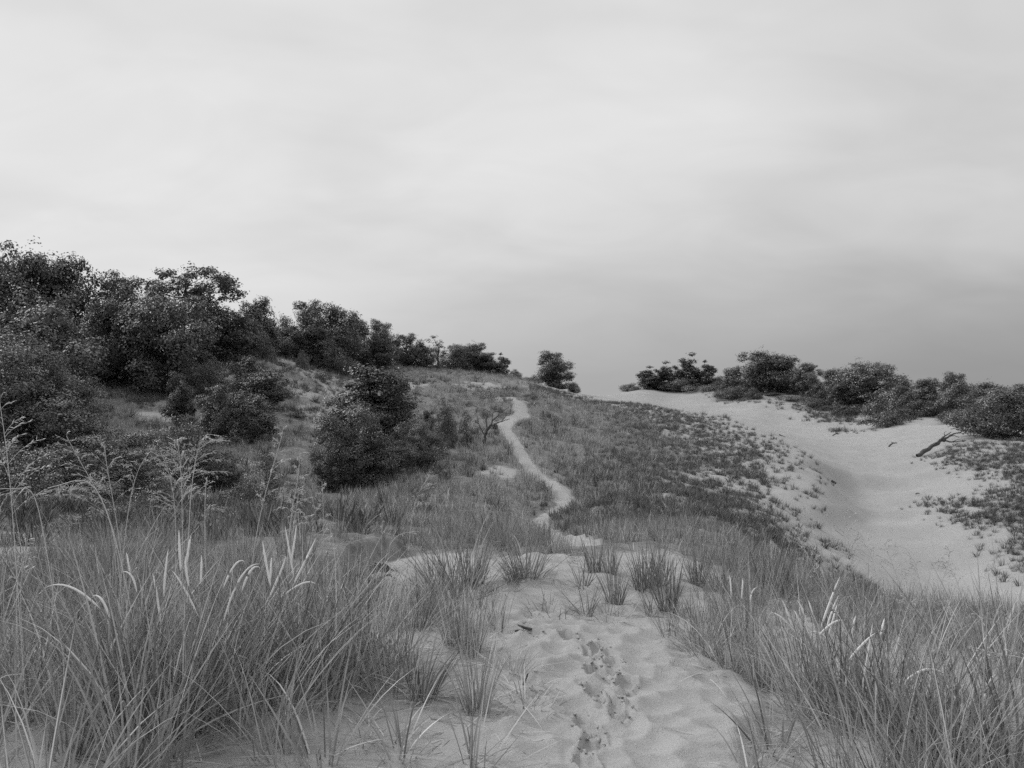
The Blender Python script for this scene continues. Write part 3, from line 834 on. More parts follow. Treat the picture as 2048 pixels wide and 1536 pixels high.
def plant(name, kind, px, top, D, wpx, mat, label, cat, group=None, foot=None):
    """a tree whose crown is centred on column px, reaches up to row top, wpx wide, standing D metres off"""
    x = (px - CX) / FPX * D
    z = float(land(np.array([x]), np.array([D]), fine=False)[0])
    H = EYE - (top - HY) / FPX * D - z
    if foot is not None:      # the row where it meets the land, when that row is in view
        H = min(H, (foot - top) / FPX * D * 1.08)
    a, b_ = plant_meshes(kind, mat)
    hh, ww = SIZE[kind]
    s = max(H, 0.3) / hh; w = wpx / FPX * D / (2 * ww)
    o = empty(name, (x, D, z - 0.04), _tr.uniform(-0.5, 0.5) if kind.startswith('open') else _tr.uniform(0, 6.28), (w * _tr.uniform(0.92, 1.1), w * _tr.uniform(0.85, 1.1), s), label=label, category=cat, group=group)
    link('trunk', a, None, o)
    if b_ is not None:
        link('crown', b_, None, o)
    return o
Lf, Lp, Ld = MAT_LEAF, MAT_LEAFL, MAT_LEAFD
g1, g2, g3, g4 = 'woods on the left hillside', 'trees along the crest', 'trees and shrubs in the hollow', 'trees on the far right ridge'
TREES = [
 # --- woods at the far left
 ('oak_tree','oak_a',40,502,50,210,Lf,'tallest dark oak at the left edge of the skyline','tree',g1),
 ('oak_tree','oak_d',135,512,52,180,Ld,'broad dark oak on the skyline second from the left edge','tree',g1),
 ('oak_tree','oak_b',255,548,54,140,Lf,'round-topped oak between the skyline oaks and the open cottonwood','tree',g1),
 ('cottonwood_tree','open',372,531,58,170,Lf,'open airy tree leaning right with sky showing through its crown','tree',g1),
 ('oak_tree','oak_a',325,588,48,165,Lf,'wide oak in front of the open leaning tree','tree',g1),
 ('oak_tree','oak_d',195,600,47,140,Ld,'shadowy oak at the upper end of the bare sand patch','tree',g1),
 ('oak_tree','oak_a',75,610,40,240,Lf,'big leafy oak below the tallest skyline oak','tree',g1),
 ('oak_tree','oak_near',15,665,30,330,Lp,'large pale-leaved tree at the left edge with dark forked trunk','tree',g1),
 ('oak_tree','oak_near',105,700,31,170,Lf,'mid-grey oak beside the pale-leaved tree at the left edge','tree',g1),
 ('oak_tree','oak_c',440,614,56,110,Ld,'small dark oak under the tip of the open leaning tree','tree',g1),
 # --- crest
 ('oak_tree','oak_c',520,596,62,78,Lf,'narrow pointed oak standing alone on the crest','tree',g2),
 ('oak_tree','oak_b',612,602,68,95,Lf,'twin-topped oak, highest of the crest right of the pointed oak','tree',g2),
 ('oak_tree','oak_c',668,610,69,80,Lf,'oak leaning on the twin-topped oak along the crest','tree',g2),
 ('oak_tree','oak_d',560,655,66,90,Ld,'low dark oak between the pointed oak and the twin-topped oak','tree',g2),
 ('oak_tree','oak_a',718,637,74,75,Ld,'dark rounded oak third of the crest row','tree',g2),
 ('oak_tree','oak_b',768,643,77,72,Lf,'two-humped oak in the middle of the crest row','tree',g2),
 ('oak_tree','oak_b',815,668,79,60,Ld,'dark low oak where the crest row starts to dip','tree',g2),
 ('oak_tree','oak_d',845,692,80,60,Lf,'bushy oak left of the thin forked tree on the crest','tree',g2),
 ('thin_tree','open_b',880,670,82,52,Lp,'thin forked tree with sparse pale leaves on the crest','tree',g2),
 ('oak_tree','oak_d',908,690,82,60,Lf,'leafy oak just right of the thin forked tree','tree',g2),
 ('oak_tree','oak_a',945,687,84,72,Ld,'dark dense oak near the right end of the crest row','tree',g2),
 ('oak_tree','oak_c',975,705,84,50,Ld,'small dark oak at the right end of the crest row','tree',g2),
 ('shrub','poplar',1003,707,85,30,Lf,'upright leafy sapling ending the crest row','shrub',g2),
 ('shrub','bush_a',1030,738,86,34,Lf,'low round bush after the last sapling of the crest','shrub',g2),
 ('oak_tree','oak_b',1108,703,90,78,Lf,'lone round oak on the crest beside the gap','tree',None),
 ('shrub','bush_b',1062,753,88,40,Lf,'small bush left of the lone round oak','shrub',g2),
 ('shrub','bush_a',1148,764,90,28,Lf,'small bush at the right foot of the lone round oak','shrub',g2),
 # --- under the crest, left hillside
 ('shrub','bush_a',455,640,60,70,Lp,'pale bush below the small dark oak of the hillside woods','shrub',g2),
 ('shrub','bush_b',505,655,60,60,Lp,'pale bush in front of the pointed oak','shrub',g2),
 ('shrub','bush_a',660,680,66,62,Lf,'round bush on the slope below the twin-topped oak','shrub',g2),
 ('shrub','bush_a',605,700,62,34,Lf,'small round bush alone on the pale slope below the crest','shrub',g2),
 ('shrub','bush_b',400,690,56,70,Lf,'bush at the foot of the open leaning tree','shrub',g1),
 ('shrub','bush_a',350,690,47,80,Ld,'dark bush above the bare sand patch','shrub',g1),
 ('shrub','feather',252,700,48,30,Lf,'small sapling standing on the bare sand patch','shrub',g3),
 ('shrub','bush_b',415,712,47,60,Lf,'squat bush right of the bare sand patch','shrub',g3),
 ('oak_tree','oak_c',495,715,45,72,Ld,'dark young oak upper of two on the pale slope','tree',g3),
 ('oak_tree','oak_c',535,738,44,76,Lf,'young oak with dark foot on the pale slope','tree',g3),
 ('oak_tree','oak_c',510,790,39,80,Lf,'slim young oak with bare trunk in the hollow','tree',g3),
 ('oak_tree','oak_b',360,745,40,75,Ld,'dark young oak at the lower end of the bare sand patch','tree',g3),
 ('oak_tree','oak_b',440,770,38,95,Lf,'leafy young oak left of the slim one in the hollow','tree',g3),
 ('shrub','bush_b',290,858,33,130,Lp,'pale feathery thicket under the bare sand patch','shrub',g3),
 ('shrub','bush_b',185,835,31,140,Lp,'pale thicket at the foot of the left-edge woods','shrub',g3),
 ('shrub','bush_a',370,830,30,120,Lf,'leafy thicket left of the slim young oak','shrub',g3),
 ('oak_tree','oak_low',400,872,27,130,Ld,'dark bush with drooping boughs behind the seeding grass','tree',g3),
 ('oak_tree','oak_low',255,880,24,170,Ld,'dark tree shading the hollow behind the seeding grass','tree',g3),
 ('oak_tree','oak_low',110,870,23,210,Ld,'dark thicket at the left edge above the grassy bank','tree',g3),
 ('shrub','bush_b',20,880,20,140,Lf,'leafy bush cut by the left edge above the grassy bank','shrub',g3),
 ('shrub','feather',310,950,17,110,Lf,'feathery bush among the seeding grass at the brow','shrub',g3),
 ('shrub','feather',530,905,23,85,Lf,'feathery young willow on the hollow floor','shrub',g3),
 ('shrub','feather',590,960,20,60,Lp,'small pale bush right of the feathery young willow','shrub',g3),
 ('shrub','bush_a',150,745,44,50,Lf,'bush at the left end of the bare sand patch','shrub',g1),
 ('shrub','bush_b',330,905,29,90,Lf,'low thicket between the dark trees of the hollow','shrub',g3),
 ('shrub','bush_a',455,920,28,70,Lf,'round bush left of the feathery young willow','shrub',g3),
 ('shrub','bush_b',180,955,19,110,Lf,'low bush on broken ground left of the seeding grass','shrub',g3),
 ('shrub','thin',430,985,19,70,Lf,'thin weedy bush on broken ground under the dark drooping bush','shrub',g3),
 ('shrub','feather',95,985,17,80,Lf,'small feathery bush on broken ground near the left edge','shrub',g3),
 ('shrub','bush_b',480,965,24,80,Ld,'low dark bush on the hollow floor','shrub',g3),
 ('shrub','bush_a',590,835,43,50,Lf,'round bush right of the slim young oak','shrub',g3),
 ('shrub','bush_a',640,745,58,30,Lf,'small bush at the top of the pale slope','shrub',g2),
 ('shrub','bush_b',700,715,66,40,Lf,'small bush in the grass under the dark rounded crest oak','shrub',g2),
 ('shrub','bush_a',560,725,60,30,Lf,'little bush beside the small round one on the pale slope','shrub',g2),
 ('shrub','feather',800,800,47,40,Lf,'feathery bush behind the tall dark group','shrub',g3),
 ('shrub','thin',830,775,55,50,Lf,'thin bush on the grass left of the pointed evergreen','shrub',g3),
 ('oak_tree','oak_b',300,650,52,110,Ld,'dark oak filling the gap below the open leaning tree','tree',g1),
 ('oak_tree','oak_c',480,630,59,60,Lf,'narrow oak between the small dark oak and the pointed oak','tree',g2),
 ('oak_tree','oak_d',640,650,67,90,Ld,'dark undergrowth oak below the twin-topped oak','tree',g2),
 ('oak_tree','oak_d',745,680,75,80,Ld,'dark undergrowth oak in the middle of the crest row','tree',g2),
 ('shrub','bush_b',235,1005,16,120,Ld,'dark low bush on the brow behind the left-leaning seeding grass','shrub',g3),
 ('shrub','bush_a',345,1012,15.5,95,Ld,'dark low bush on the brow behind the bushiest seeding grass','shrub',g3),
 ('shrub','thin',120,1030,14,100,Lf,'thin weedy bush on the brow near the left edge','shrub',g3),
 ('shrub','bush_b',560,1000,19,80,Lf,'low bush on the hollow floor below the feathery willow','shrub',g3),
 ('shrub','bush_b',640,1005,20,90,Ld,'dark low bush in the bottom of the hollow below the leafy oak','shrub',g3),
 ('shrub','bush_b',455,1022,16.5,90,Lf,'low bush on broken ground behind the narrow seed stem','shrub',g3),
 ('shrub','bush_a',40,1020,16,70,Lf,'low bush on broken ground at the left edge','shrub',g3),
 # --- dark group in the middle
 ('cedar_tree','cone',738,730,37,150,Ld,'tall dark dense tree topping the group in the hollow','tree',g3,920),
 ('cedar_tree','cone',788,752,36.5,72,Ld,'dark dense tree leaning on the tallest of the group','tree',g3,920),
 ('oak_tree','oak_near',700,800,30.5,150,Lf,'full leafy oak in front of the tall dark tree','tree',g3,985),
 ('oak_tree','oak_low',672,860,29.5,85,Ld,'low dark oak at the left foot of the leafy oak','tree',g3,985),
 ('oak_tree','oak_c',735,850,30,80,Lf,'small oak at the right foot of the leafy oak','tree',g3,985),
 ('oak_tree','oak_near',842,838,33,95,Lp,'young oak with light undersides right of the dark group','tree',g3,945),
 ('oak_tree','oak_near',785,862,32,52,Ld,'dark oak closing the gap between the leafy oak and the young oak','tree',g3,945),
 ('cedar_tree','cone',854,772,41,30,Ld,'slim pointed dark evergreen above the young oak','tree',g3,830),
 ('shrub','bush_a',890,795,39,55,Lp,'leafy bush behind the young oak','shrub',g3,895),
 ('shrub','feather',935,820,38.5,50,Lp,'ragged bush beside the bare forked tree near the trail','shrub',g3,895),
 ('shrub','thin',880,888,29.5,42,Lf,'slender sparse bush on the slope in front of the young oak','shrub',g3,990),
 ('bare_shrub','twig',850,945,24.5,70,None,'leafless twiggy bush on the slope above the grassy brow','shrub',g3,1025),
 ('shrub','thin',962,778,57,38,Lf,'thin twiggy bush on the grass above the trail bend','shrub',g3),
 ('shrub','bush_b',1055,793,60,36,Ld,'small dark bush at the top end of the trail','shrub',g3),
 ('shrub','bush_a',990,852,43,16,Ld,'tiny dark bush at the edge of the trail','shrub',g3),
 # --- far right ridge
 ('poplar_tree','poplar',1300,733,119,50,Ld,'leftmost upright tree of the clump on the right ridge','tree',g4),
 ('poplar_tree','poplar',1335,724,119,48,Ld,'second upright tree of the clump on the right ridge','tree',g4),
 ('poplar_tree','poplar',1378,708,118,58,Ld,'tallest upright tree of the clump on the right ridge','tree',g4),
 ('poplar_tree','poplar',1412,722,117,40,Ld,'last upright tree of the clump, beside the notch in the ridge','tree',g4),
 ('shrub','bush_b',1262,766,122,34,Lf,'low scrub where the right ridge runs out to the gap','shrub',g4),
 ('shrub','bush_b',1362,758,117,70,Lf,'low scrub under the upright trees of the right ridge','shrub',g4),
 ('shrub','bush_b',1438,752,116,40,Ld,'dark scrub in the notch of the right ridge','shrub',g4),
 ('oak_tree','oak_d',1470,735,112,55,Lf,'small oak at the left end of the large ridge oaks','tree',g4),
 ('oak_tree','oak_a',1520,703,108,95,Ld,'highest oak on the right ridge','tree',g4),
 ('oak_tree','oak_d',1575,714,105,95,Ld,'spreading oak right of the highest ridge oak','tree',g4),
 ('oak_tree','oak_b',1618,728,102,55,Lf,'outer oak at the right end of the highest ridge group','tree',g4),
 ('oak_tree','oak_d',1658,738,97,60,Ld,'low oak in the dip between the two large ridge oaks','tree',g4),
 ('oak_tree','oak_a',1733,725,90,105,Lf,'broad flat-topped oak on the right ridge','tree',g4),
 ('oak_tree','oak_d',1690,762,90,70,Ld,'dark low oak at the left foot of the flat-topped ridge oak','tree',g4),
 ('oak_tree','oak_c',1800,752,84,48,Lf,'small oak right of the flat-topped ridge oak','tree',g4),
 ('oak_tree','oak_d',1845,757,79,82,Ld,'dark rounded oak between the flat-topped and the knobbly ridge oaks','tree',g4),
 ('oak_tree','oak_b',1915,745,73,80,Lf,'knobbly-topped oak towards the right end of the ridge','tree',g4),
 ('oak_tree','oak_a',1965,765,68,80,Ld,'dark oak behind the pale tree at the right edge','tree',g4),
 ('oak_tree','oak_b',2035,768,64,70,Lf,'oak at the right edge of the skyline','tree',g4),
 ('oak_tree','oak_d',2008,775,55,150,Lp,'pale-leaved spreading tree low at the right edge','tree',g4,885),
 ('shrub','bush_b',1468,770,104,62,Ld,'dark bush hanging over the sand below the notch','shrub',g4),
 ('shrub','bush_a',1508,775,101,40,Ld,'smaller dark bush right of the one hanging over the sand','shrub',g4),
 ('sprawling_shrub','sprawl',1640,797,93,95,Ld,'long sprawling bush at the top of the sand face','shrub',g4),
 ('sprawling_shrub','sprawl',1702,815,86,75,Ld,'sprawling bush halfway along the top of the sand face','shrub',g4),
 ('sprawling_shrub','sprawl',1790,786,80,70,Lf,'sprawling bush under the small oak of the ridge','shrub',g4),
 ('sprawling_shrub','sprawl',1775,822,72,72,Ld,'lowest sprawling bush clinging to the sand face','shrub',g4),
 ('sprawling_shrub','sprawl',1590,790,98,70,Lf,'thin scrub under the spreading ridge oak','shrub',g4),
 ('sprawling_shrub','sprawl',1545,786,103,60,Ld,'ragged scrub under the highest ridge oak','shrub',g4),
 ('sprawling_shrub','sprawl',1665,808,90,70,Ld,'ragged scrub between the two sprawling bushes of the sand face','shrub',g4),
 ('sprawling_shrub','sprawl',1742,805,84,80,Ld,'dark scrub under the flat-topped ridge oak','shrub',g4),
 ('sprawling_shrub','sprawl',1818,812,76,50,Ld,'scrub at the right end of the sand face','shrub',g4),
 ('sprawling_shrub','sprawl',1420,768,112,50,Lf,'thin scrub hanging below the notch of the ridge','shrub',g4),
 ('shrub','bush_b',1870,800,76,90,Ld,'dark underwood below the dark rounded ridge oak','shrub',g4),
 ('shrub','bush_b',1935,810,67,80,Ld,'dark underwood left of the pale-leaved spreading tree','shrub',g4),
]
for t_ in TREES:
    plant(*t_[:10], foot=t_[10] if len(t_) > 10 else None)

# ------------------------------------------------------------------ grass plants that stand out
def gz(x, y, fine=False):
    return float(land(np.array([x]), np.array([y]), fine=fine)[0])
def spike(path, rmax, k=7):
    """a cylindrical flower spike, blunt below and pointed above"""
    path = np.asarray(path); n = len(path)
    t = np.linspace(0, 1, n)
    prof = np.minimum(1, t / 0.10) ** 0.6 * np.where(t > 0.45, 1 - ((t - 0.45) / 0.55) ** 1.7 * 0.93, 1.0)
    rg = np.random.default_rng(n + int(abs(path[0, 0]) * 1000))
    return tube(path, np.maximum(rmax * prof * rg.uniform(0.86, 1.1, n), rmax * 0.06), k)
def bez(a, m, b, n):
    t = np.linspace(0, 1, n)[:, None]
    a, m, b = (np.asarray(v, float) for v in (a, m, b))
    c = 2 * m - 0.5 * (a + b)
    return (1 - t) ** 2 * a + 2 * t * (1 - t) * c + t * t * b
TUSS = {
 'flower': lambda s: tussock(s, 110, 0.78, 0.14, lean=0.36, bend=0.95, wd=0.0066, seg=7, dead=0.25, wind=0.10),
 'upright': lambda s: tussock(s, 80, 0.46, 0.06, lean=0.26, bend=0.55, wd=0.006, seg=6, dead=0.2),
 'arching': lambda s: tussock(s, 95, 0.52, 0.11, lean=0.55, bend=1.0, wd=0.006, seg=6, dead=0.3, wind=-0.15),
 'sparse': lambda s: tussock(s, 22, 0.40, 0.05, lean=0.6, bend=0.8, wd=0.007, seg=6, dead=0.4),
 'fan': lambda s: tussock(s, 60, 0.50, 0.07, lean=0.35, bend=1.0, wd=0.0075, seg=7, dead=0.5, wind=0.45),
 'low': lambda s: tussock(s, 26, 0.30, 0.12, lean=1.1, bend=0.7, wd=0.006, seg=5, dead=0.8),
}
_tc = {}
def tuss_mesh(kind, var, mat=None):
    key = (kind, var, mat is None)
    if key not in _tc:
        _tc[key] = mesh('blades', *TUSS[kind](1000 + 37 * var + 5 * list(TUSS).index(kind)))
        _tc[key].materials.append(mat or (MAT_STRAW if kind == 'fan' else MAT_NEAR))
    return _tc[key]
FL = [  # foot (column, row), distance, label, heads: tip, middle, base in picture points
 ((255,1490),3.85,'flowering grass clump with one head arched far to the left',[((90,1176),(140,1174),(180,1203)),((185,1192),(203,1199),(214,1224))]),
 ((285,1440),4.2,'flowering grass clump with a small hooked seed head right of the arched one',[((243,1144),(262,1151),(270,1174)),((253,1105),(256,1121),(259,1139))]),
 ((365,1490),3.9,'flowering grass clump with the most upright pale seed heads on the left bank',[((358,1060),(359,1093),(361,1126)),((382,1071),(378,1092),(375,1114)),((371,1112),(372,1137),(376,1162)),((337,1097),(332,1134),(329,1172)),((305,1145),(313,1185),(319,1228)),((344,1142),(366,1173),(387,1214)),((403,1110),(403,1132),(402,1156))]),
 ((445,1470),4.0,'flowering grass clump with two pale heads nodding to the right',[((520,1128),(482,1155),(458,1216)),((490,1124),(470,1130),(454,1162)),((521,1137),(503,1140),(490,1169)),((525,1081),(531,1118),(538,1155)),((543,1116),(542,1133),(541,1152))]),
 ((540,1440),4.3,'flowering grass clump with a wide V of two tall pale heads',[((570,1052),(577,1092),(584,1133)),((593,1050),(589,1082),(584,1114)),((632,1075),(614,1115),(594,1155)),((572,1111),(558,1152),(538,1195)),((633,1169),(608,1166),(583,1181))]),
 ((1625,1420),4.3,'flowering grass clump with five pale heads fanned to the left beside the sand',[((1564,1200),(1575,1225),(1584,1253)),((1541,1224),(1566,1238),(1585,1260)),((1594,1201),(1608,1228),(1616,1264)),((1588,1221),(1597,1237),(1603,1256)),((1617,1201),(1624,1226),(1630,1256))]),
 ((1690,1440),4.15,'flowering grass clump with the highest pale head on the right bank',[((1680,1153),(1664,1193),(1649,1235)),((1678,1190),(1666,1218),(1656,1249)),((1675,1206),(1668,1232),(1661,1258)),((1690,1242),(1668,1245),(1647,1263)),((1620,1265),(1643,1269),(1661,1292)),((1679,1249),(1697,1277),(1710,1312)),((1712,1231),(1708,1246),(1705,1263))]),
 ((1745,1480),3.9,'flowering grass clump with crossing pale heads right of the highest one',[((1751,1266),(1730,1284),(1709,1307)),((1745,1245),(1738,1296),(1729,1348)),((1769,1237),(1766,1250),(1763,1264)),((1773,1294),(1769,1320),(1767,1350)),((1774,1322),(1786,1350),(1790,1392))]),
 ((1810,1530),3.6,'flowering grass clump with one head arched over to the right',[((1900,1357),(1858,1339),(1827,1354))]),
 ((1915,1536),3.45,'flowering grass clump at the lower right with two long pale heads',[((1945,1385),(1930,1440),(1909,1496)),((1993,1350),(1980,1364),(1968,1398))]),
 ((1490,1268),5.6,'flowering grass clump with three short pale heads behind the sand edge',[((1459,1150),(1461,1166),(1462,1184)),((1486,1155),(1485,1172),(1484,1190)),((1514,1175),(1505,1183),(1502,1196))]),
]
_fr = np.random.default_rng(5)
for q, (foot, D, label, heads) in enumerate(FL):
    fx = (foot[0] - CX) / FPX * D; fz = gz(fx, D)
    o = empty('flowering_grass', (fx, D, fz), 0.0, label=label, kind='thing', category='grass clump', group='flowering beach grass')
    b_ = link('blades', tuss_mesh('flower', q % 5), None, o, kind='stuff')
    b_.scale = (0.85 if D > 5 else 1.0,) * 3; b_.rotation_euler = (0, 0, 1.3 * (q // 5))
    for tip, mid, base in heads:
        dd = D + _fr.uniform(-0.16, 0.16)
        w3 = [np.array(W(p[0], p[1], dd + e)) - [fx, D, fz] for p, e in ((base, 0), (mid, 0.01), (tip, 0.03))]
        w3[0] = w3[0] + (w3[0] - w3[1]) * 0.5
        root = np.array([_fr.uniform(-.1, .1), dd - D, -0.03])
        tan = w3[0] - w3[1]; tan /= np.linalg.norm(tan)
        h1 = w3[0] + tan * 0.16
        st = bez(root, 0.45 * root + 0.55 * h1 + [0, 0, 0.02], w3[0] + tan * 0.005, 9)
        so = link('flower_stem', mesh('flower_stem', *tube(st, np.linspace(0.0024, 0.0017, 9), 4)), MAT_NEAR, o)
        link('seed_head', mesh('seed_head', *spike(bez(w3[0], w3[1], w3[2], 15), _fr.uniform(0.0048, 0.0060)), smooth=True), MAT_SEED, so)
SINGLE = [  # foot, kind, size, label
 ((915,1200),'arching',1.6,'largest dark tussock beside the sandy channel'),
 ((880,1192),'arching',1.25,'tussock leaning left at the foot of the largest one'),
 ((945,1180),'upright',1.3,'stiff tussock at the right shoulder of the largest one'),
 ((1050,1165),'arching',1.15,'dark round tussock on top of the sandy hummock'),
 ((1030,1172),'arching',0.7,'smaller tussock touching the round one on the hummock'),
 ((1190,1142),'upright',0.95,'tussock at the left end of the row behind the hummock'),
 ((1222,1145),'upright',0.85,'second tussock of the row behind the hummock'),
 ((1165,1168),'sparse',1.0,'thin tuft at the left foot of the row behind the hummock'),
 ((1230,1198),'upright',0.95,'small stiff tussock in the middle of the bare hummock'),
 ((1290,1182),'upright',1.25,'tall tussock left of the darkest one by the hummock'),
 ((1318,1172),'upright',1.15,'tall tussock behind the darkest one by the hummock'),
 ((1340,1222),'upright',1.1,'darkest narrow tussock standing at the edge of the hummock'),
 ((1300,1224),'sparse',0.8,'thin tuft left of the darkest narrow tussock'),
 ((1172,1218),'sparse',0.95,'few-bladed tuft with spreading leaves on the bare hummock'),
 ((1220,1228),'low',1.0,'flattened grass tuft at the lip of the hummock'),
 ((1100,1222),'low',1.1,'flattened mat of grass at the upper end of the smooth sand'),
 ((1000,1195),'low',0.8,'low ragged plant left of the flattened mat'),
 ((1100,1208),'low',0.6,'small ragged plant right of the low ragged one'),
 ((955,1215),'sparse',0.7,'young tuft just below the dark tussock beside the channel'),
 ((1395,1170),'upright',1.0,'tussock right of the row at the back of the hummock'),
 ((1440,1180),'arching',0.9,'tussock in front of the three short seed heads'),
 ((1545,1190),'upright',1.45,'tall upright tussock at the back of the right bank'),
 ((1580,1200),'arching',1.0,'dark arching tussock right of the tall upright one'),
 ((1660,1195),'arching',1.1,'tussock at the lip of the blowout'),
 ((1000,1262),'sparse',0.8,'thin tuft near the broken stick on the sand'),
 ((940,1305),'upright',1.15,'tall narrow tussock with stiff blades right of the left bank'),
 ((905,1290),'upright',0.9,'shorter tussock touching the tall narrow one'),
 ((845,1400),'fan',0.85,'pale dry tussock swept to the right'),
 ((955,1422),'upright',0.98,'tussock on a small sand mound near the smooth sand'),
 ((790,1345),'flower',0.85,'leafy tussock at the right end of the left bank'),
 ((730,1330),'flower',0.9,'tall tussock in the right part of the left bank'),
 ((1030,1345),'sparse',0.75,'slender tuft bending over the edge of the smooth sand'),
 ((1040,1370),'low',1.0,'low spiky tuft at the left edge of the smooth sand'),
 ((1060,1420),'low',0.9,'flattened tuft nearest to the footprints'),
 ((640,1520),'sparse',1.5,'coarse long-bladed tuft on bare sand at the lower left'),
 ((800,1512),'sparse',1.2,'long low tuft sprawling over the sand at the bottom'),
 ((945,1534),'sparse',1.1,'tuft of straight blades fanning right at the bottom edge'),
 ((740,1470),'low',1.1,'mat of flattened blades left of the bottom tufts'),
 ((1400,1300),'arching',0.85,'dark tussock overhanging the right edge of the sand'),
 ((1460,1322),'arching',1.05,'big arching tussock on the right edge of the sand'),
 ((1520,1350),'upright',1.1,'upright tussock at the bulge of the right sand edge'),
 ((1375,1262),'low',0.9,'short mat of grass where the right sand edge begins'),
 ((1345,1330),'sparse',0.25,'two lone short blades standing in the smooth sand'),
 ((1545,1470),'sparse',1.3,'long drooping blades hanging over the sand at the lower right'),
 ((1500,1530),'sparse',1.0,'wispy tuft on the sand at the bottom right of the footprints'),
]
for q, (foot, kind, s, label) in enumerate(SINGLE):
    x, d, _ = at(*foot)
    o = empty('grass_tussock', (x, d, gz(x, d)), _fr.uniform(-0.6, 0.6) if kind in ('fan', 'arching') else _fr.uniform(0, 6.28), (s, s, s), label=label, kind='thing', category='grass tussock', group='single tussocks on the sand')
    link('blades', tuss_mesh(kind, q % 4, MAT_MID if foot[1] < 1240 else None), None, o, kind='stuff')

# ------------------------------------------------------------------ seeding grasses with loose panicles
def panicle(rng, st, n_br, ln, droop, spk, start=0.45, side=0.0):
    """stem path -> branchlets carrying small spikelets"""
    parts, sp = [], []
    m = len(st)
    for i in range(n_br):
        t = start + (1 - start) * (i + rng.random()) / n_br
        k = t * (m - 1); j = min(int(k), m - 2); p = st[j] + (st[j + 1] - st[j]) * (k - j)
        tg = st[j + 1] - st[j]; tg /= np.linalg.norm(tg)
        a = rng.uniform(0, 6.28); rd = np.array([math.cos(a) + side, 0.8 * math.sin(a), 0.0])
        L0 = ln * (1.15 - 0.85 * (t - start) / (1 - start)) * rng.uniform(0.5, 1.1)
        e = p + (tg * 0.75 + rd * 0.75) * L0; e[2] -= droop * L0 * rng.uniform(0.4, 1.2)
        b = bez(p, (p + e) / 2 + tg * 0.12 * L0, e, 6)
        parts.append(tube(b, np.linspace(0.0010, 0.0005, 6), 3))
        for c in range(int(1.6 * spk * L0 / ln) + 2):
            u = rng.uniform(0.25, 1.0) * 5; jj = min(int(u), 4); q = b[jj] + (b[jj + 1] - b[jj]) * (u - jj)
            dd = (b[jj + 1] - b[jj]); dd /= np.linalg.norm(dd) + 1e-9
            dd = dd + rng.normal(0, 0.45, 3); dd[2] -= droop * 0.5; dd /= np.linalg.norm(dd)
            l = rng.uniform(0.012, 0.026)
            sp.append(tube(np.stack([q, q + dd * l * 0.5, q + dd * l]), [0.0008, 0.0023, 0.0006], 3))
    return merge(parts + sp)
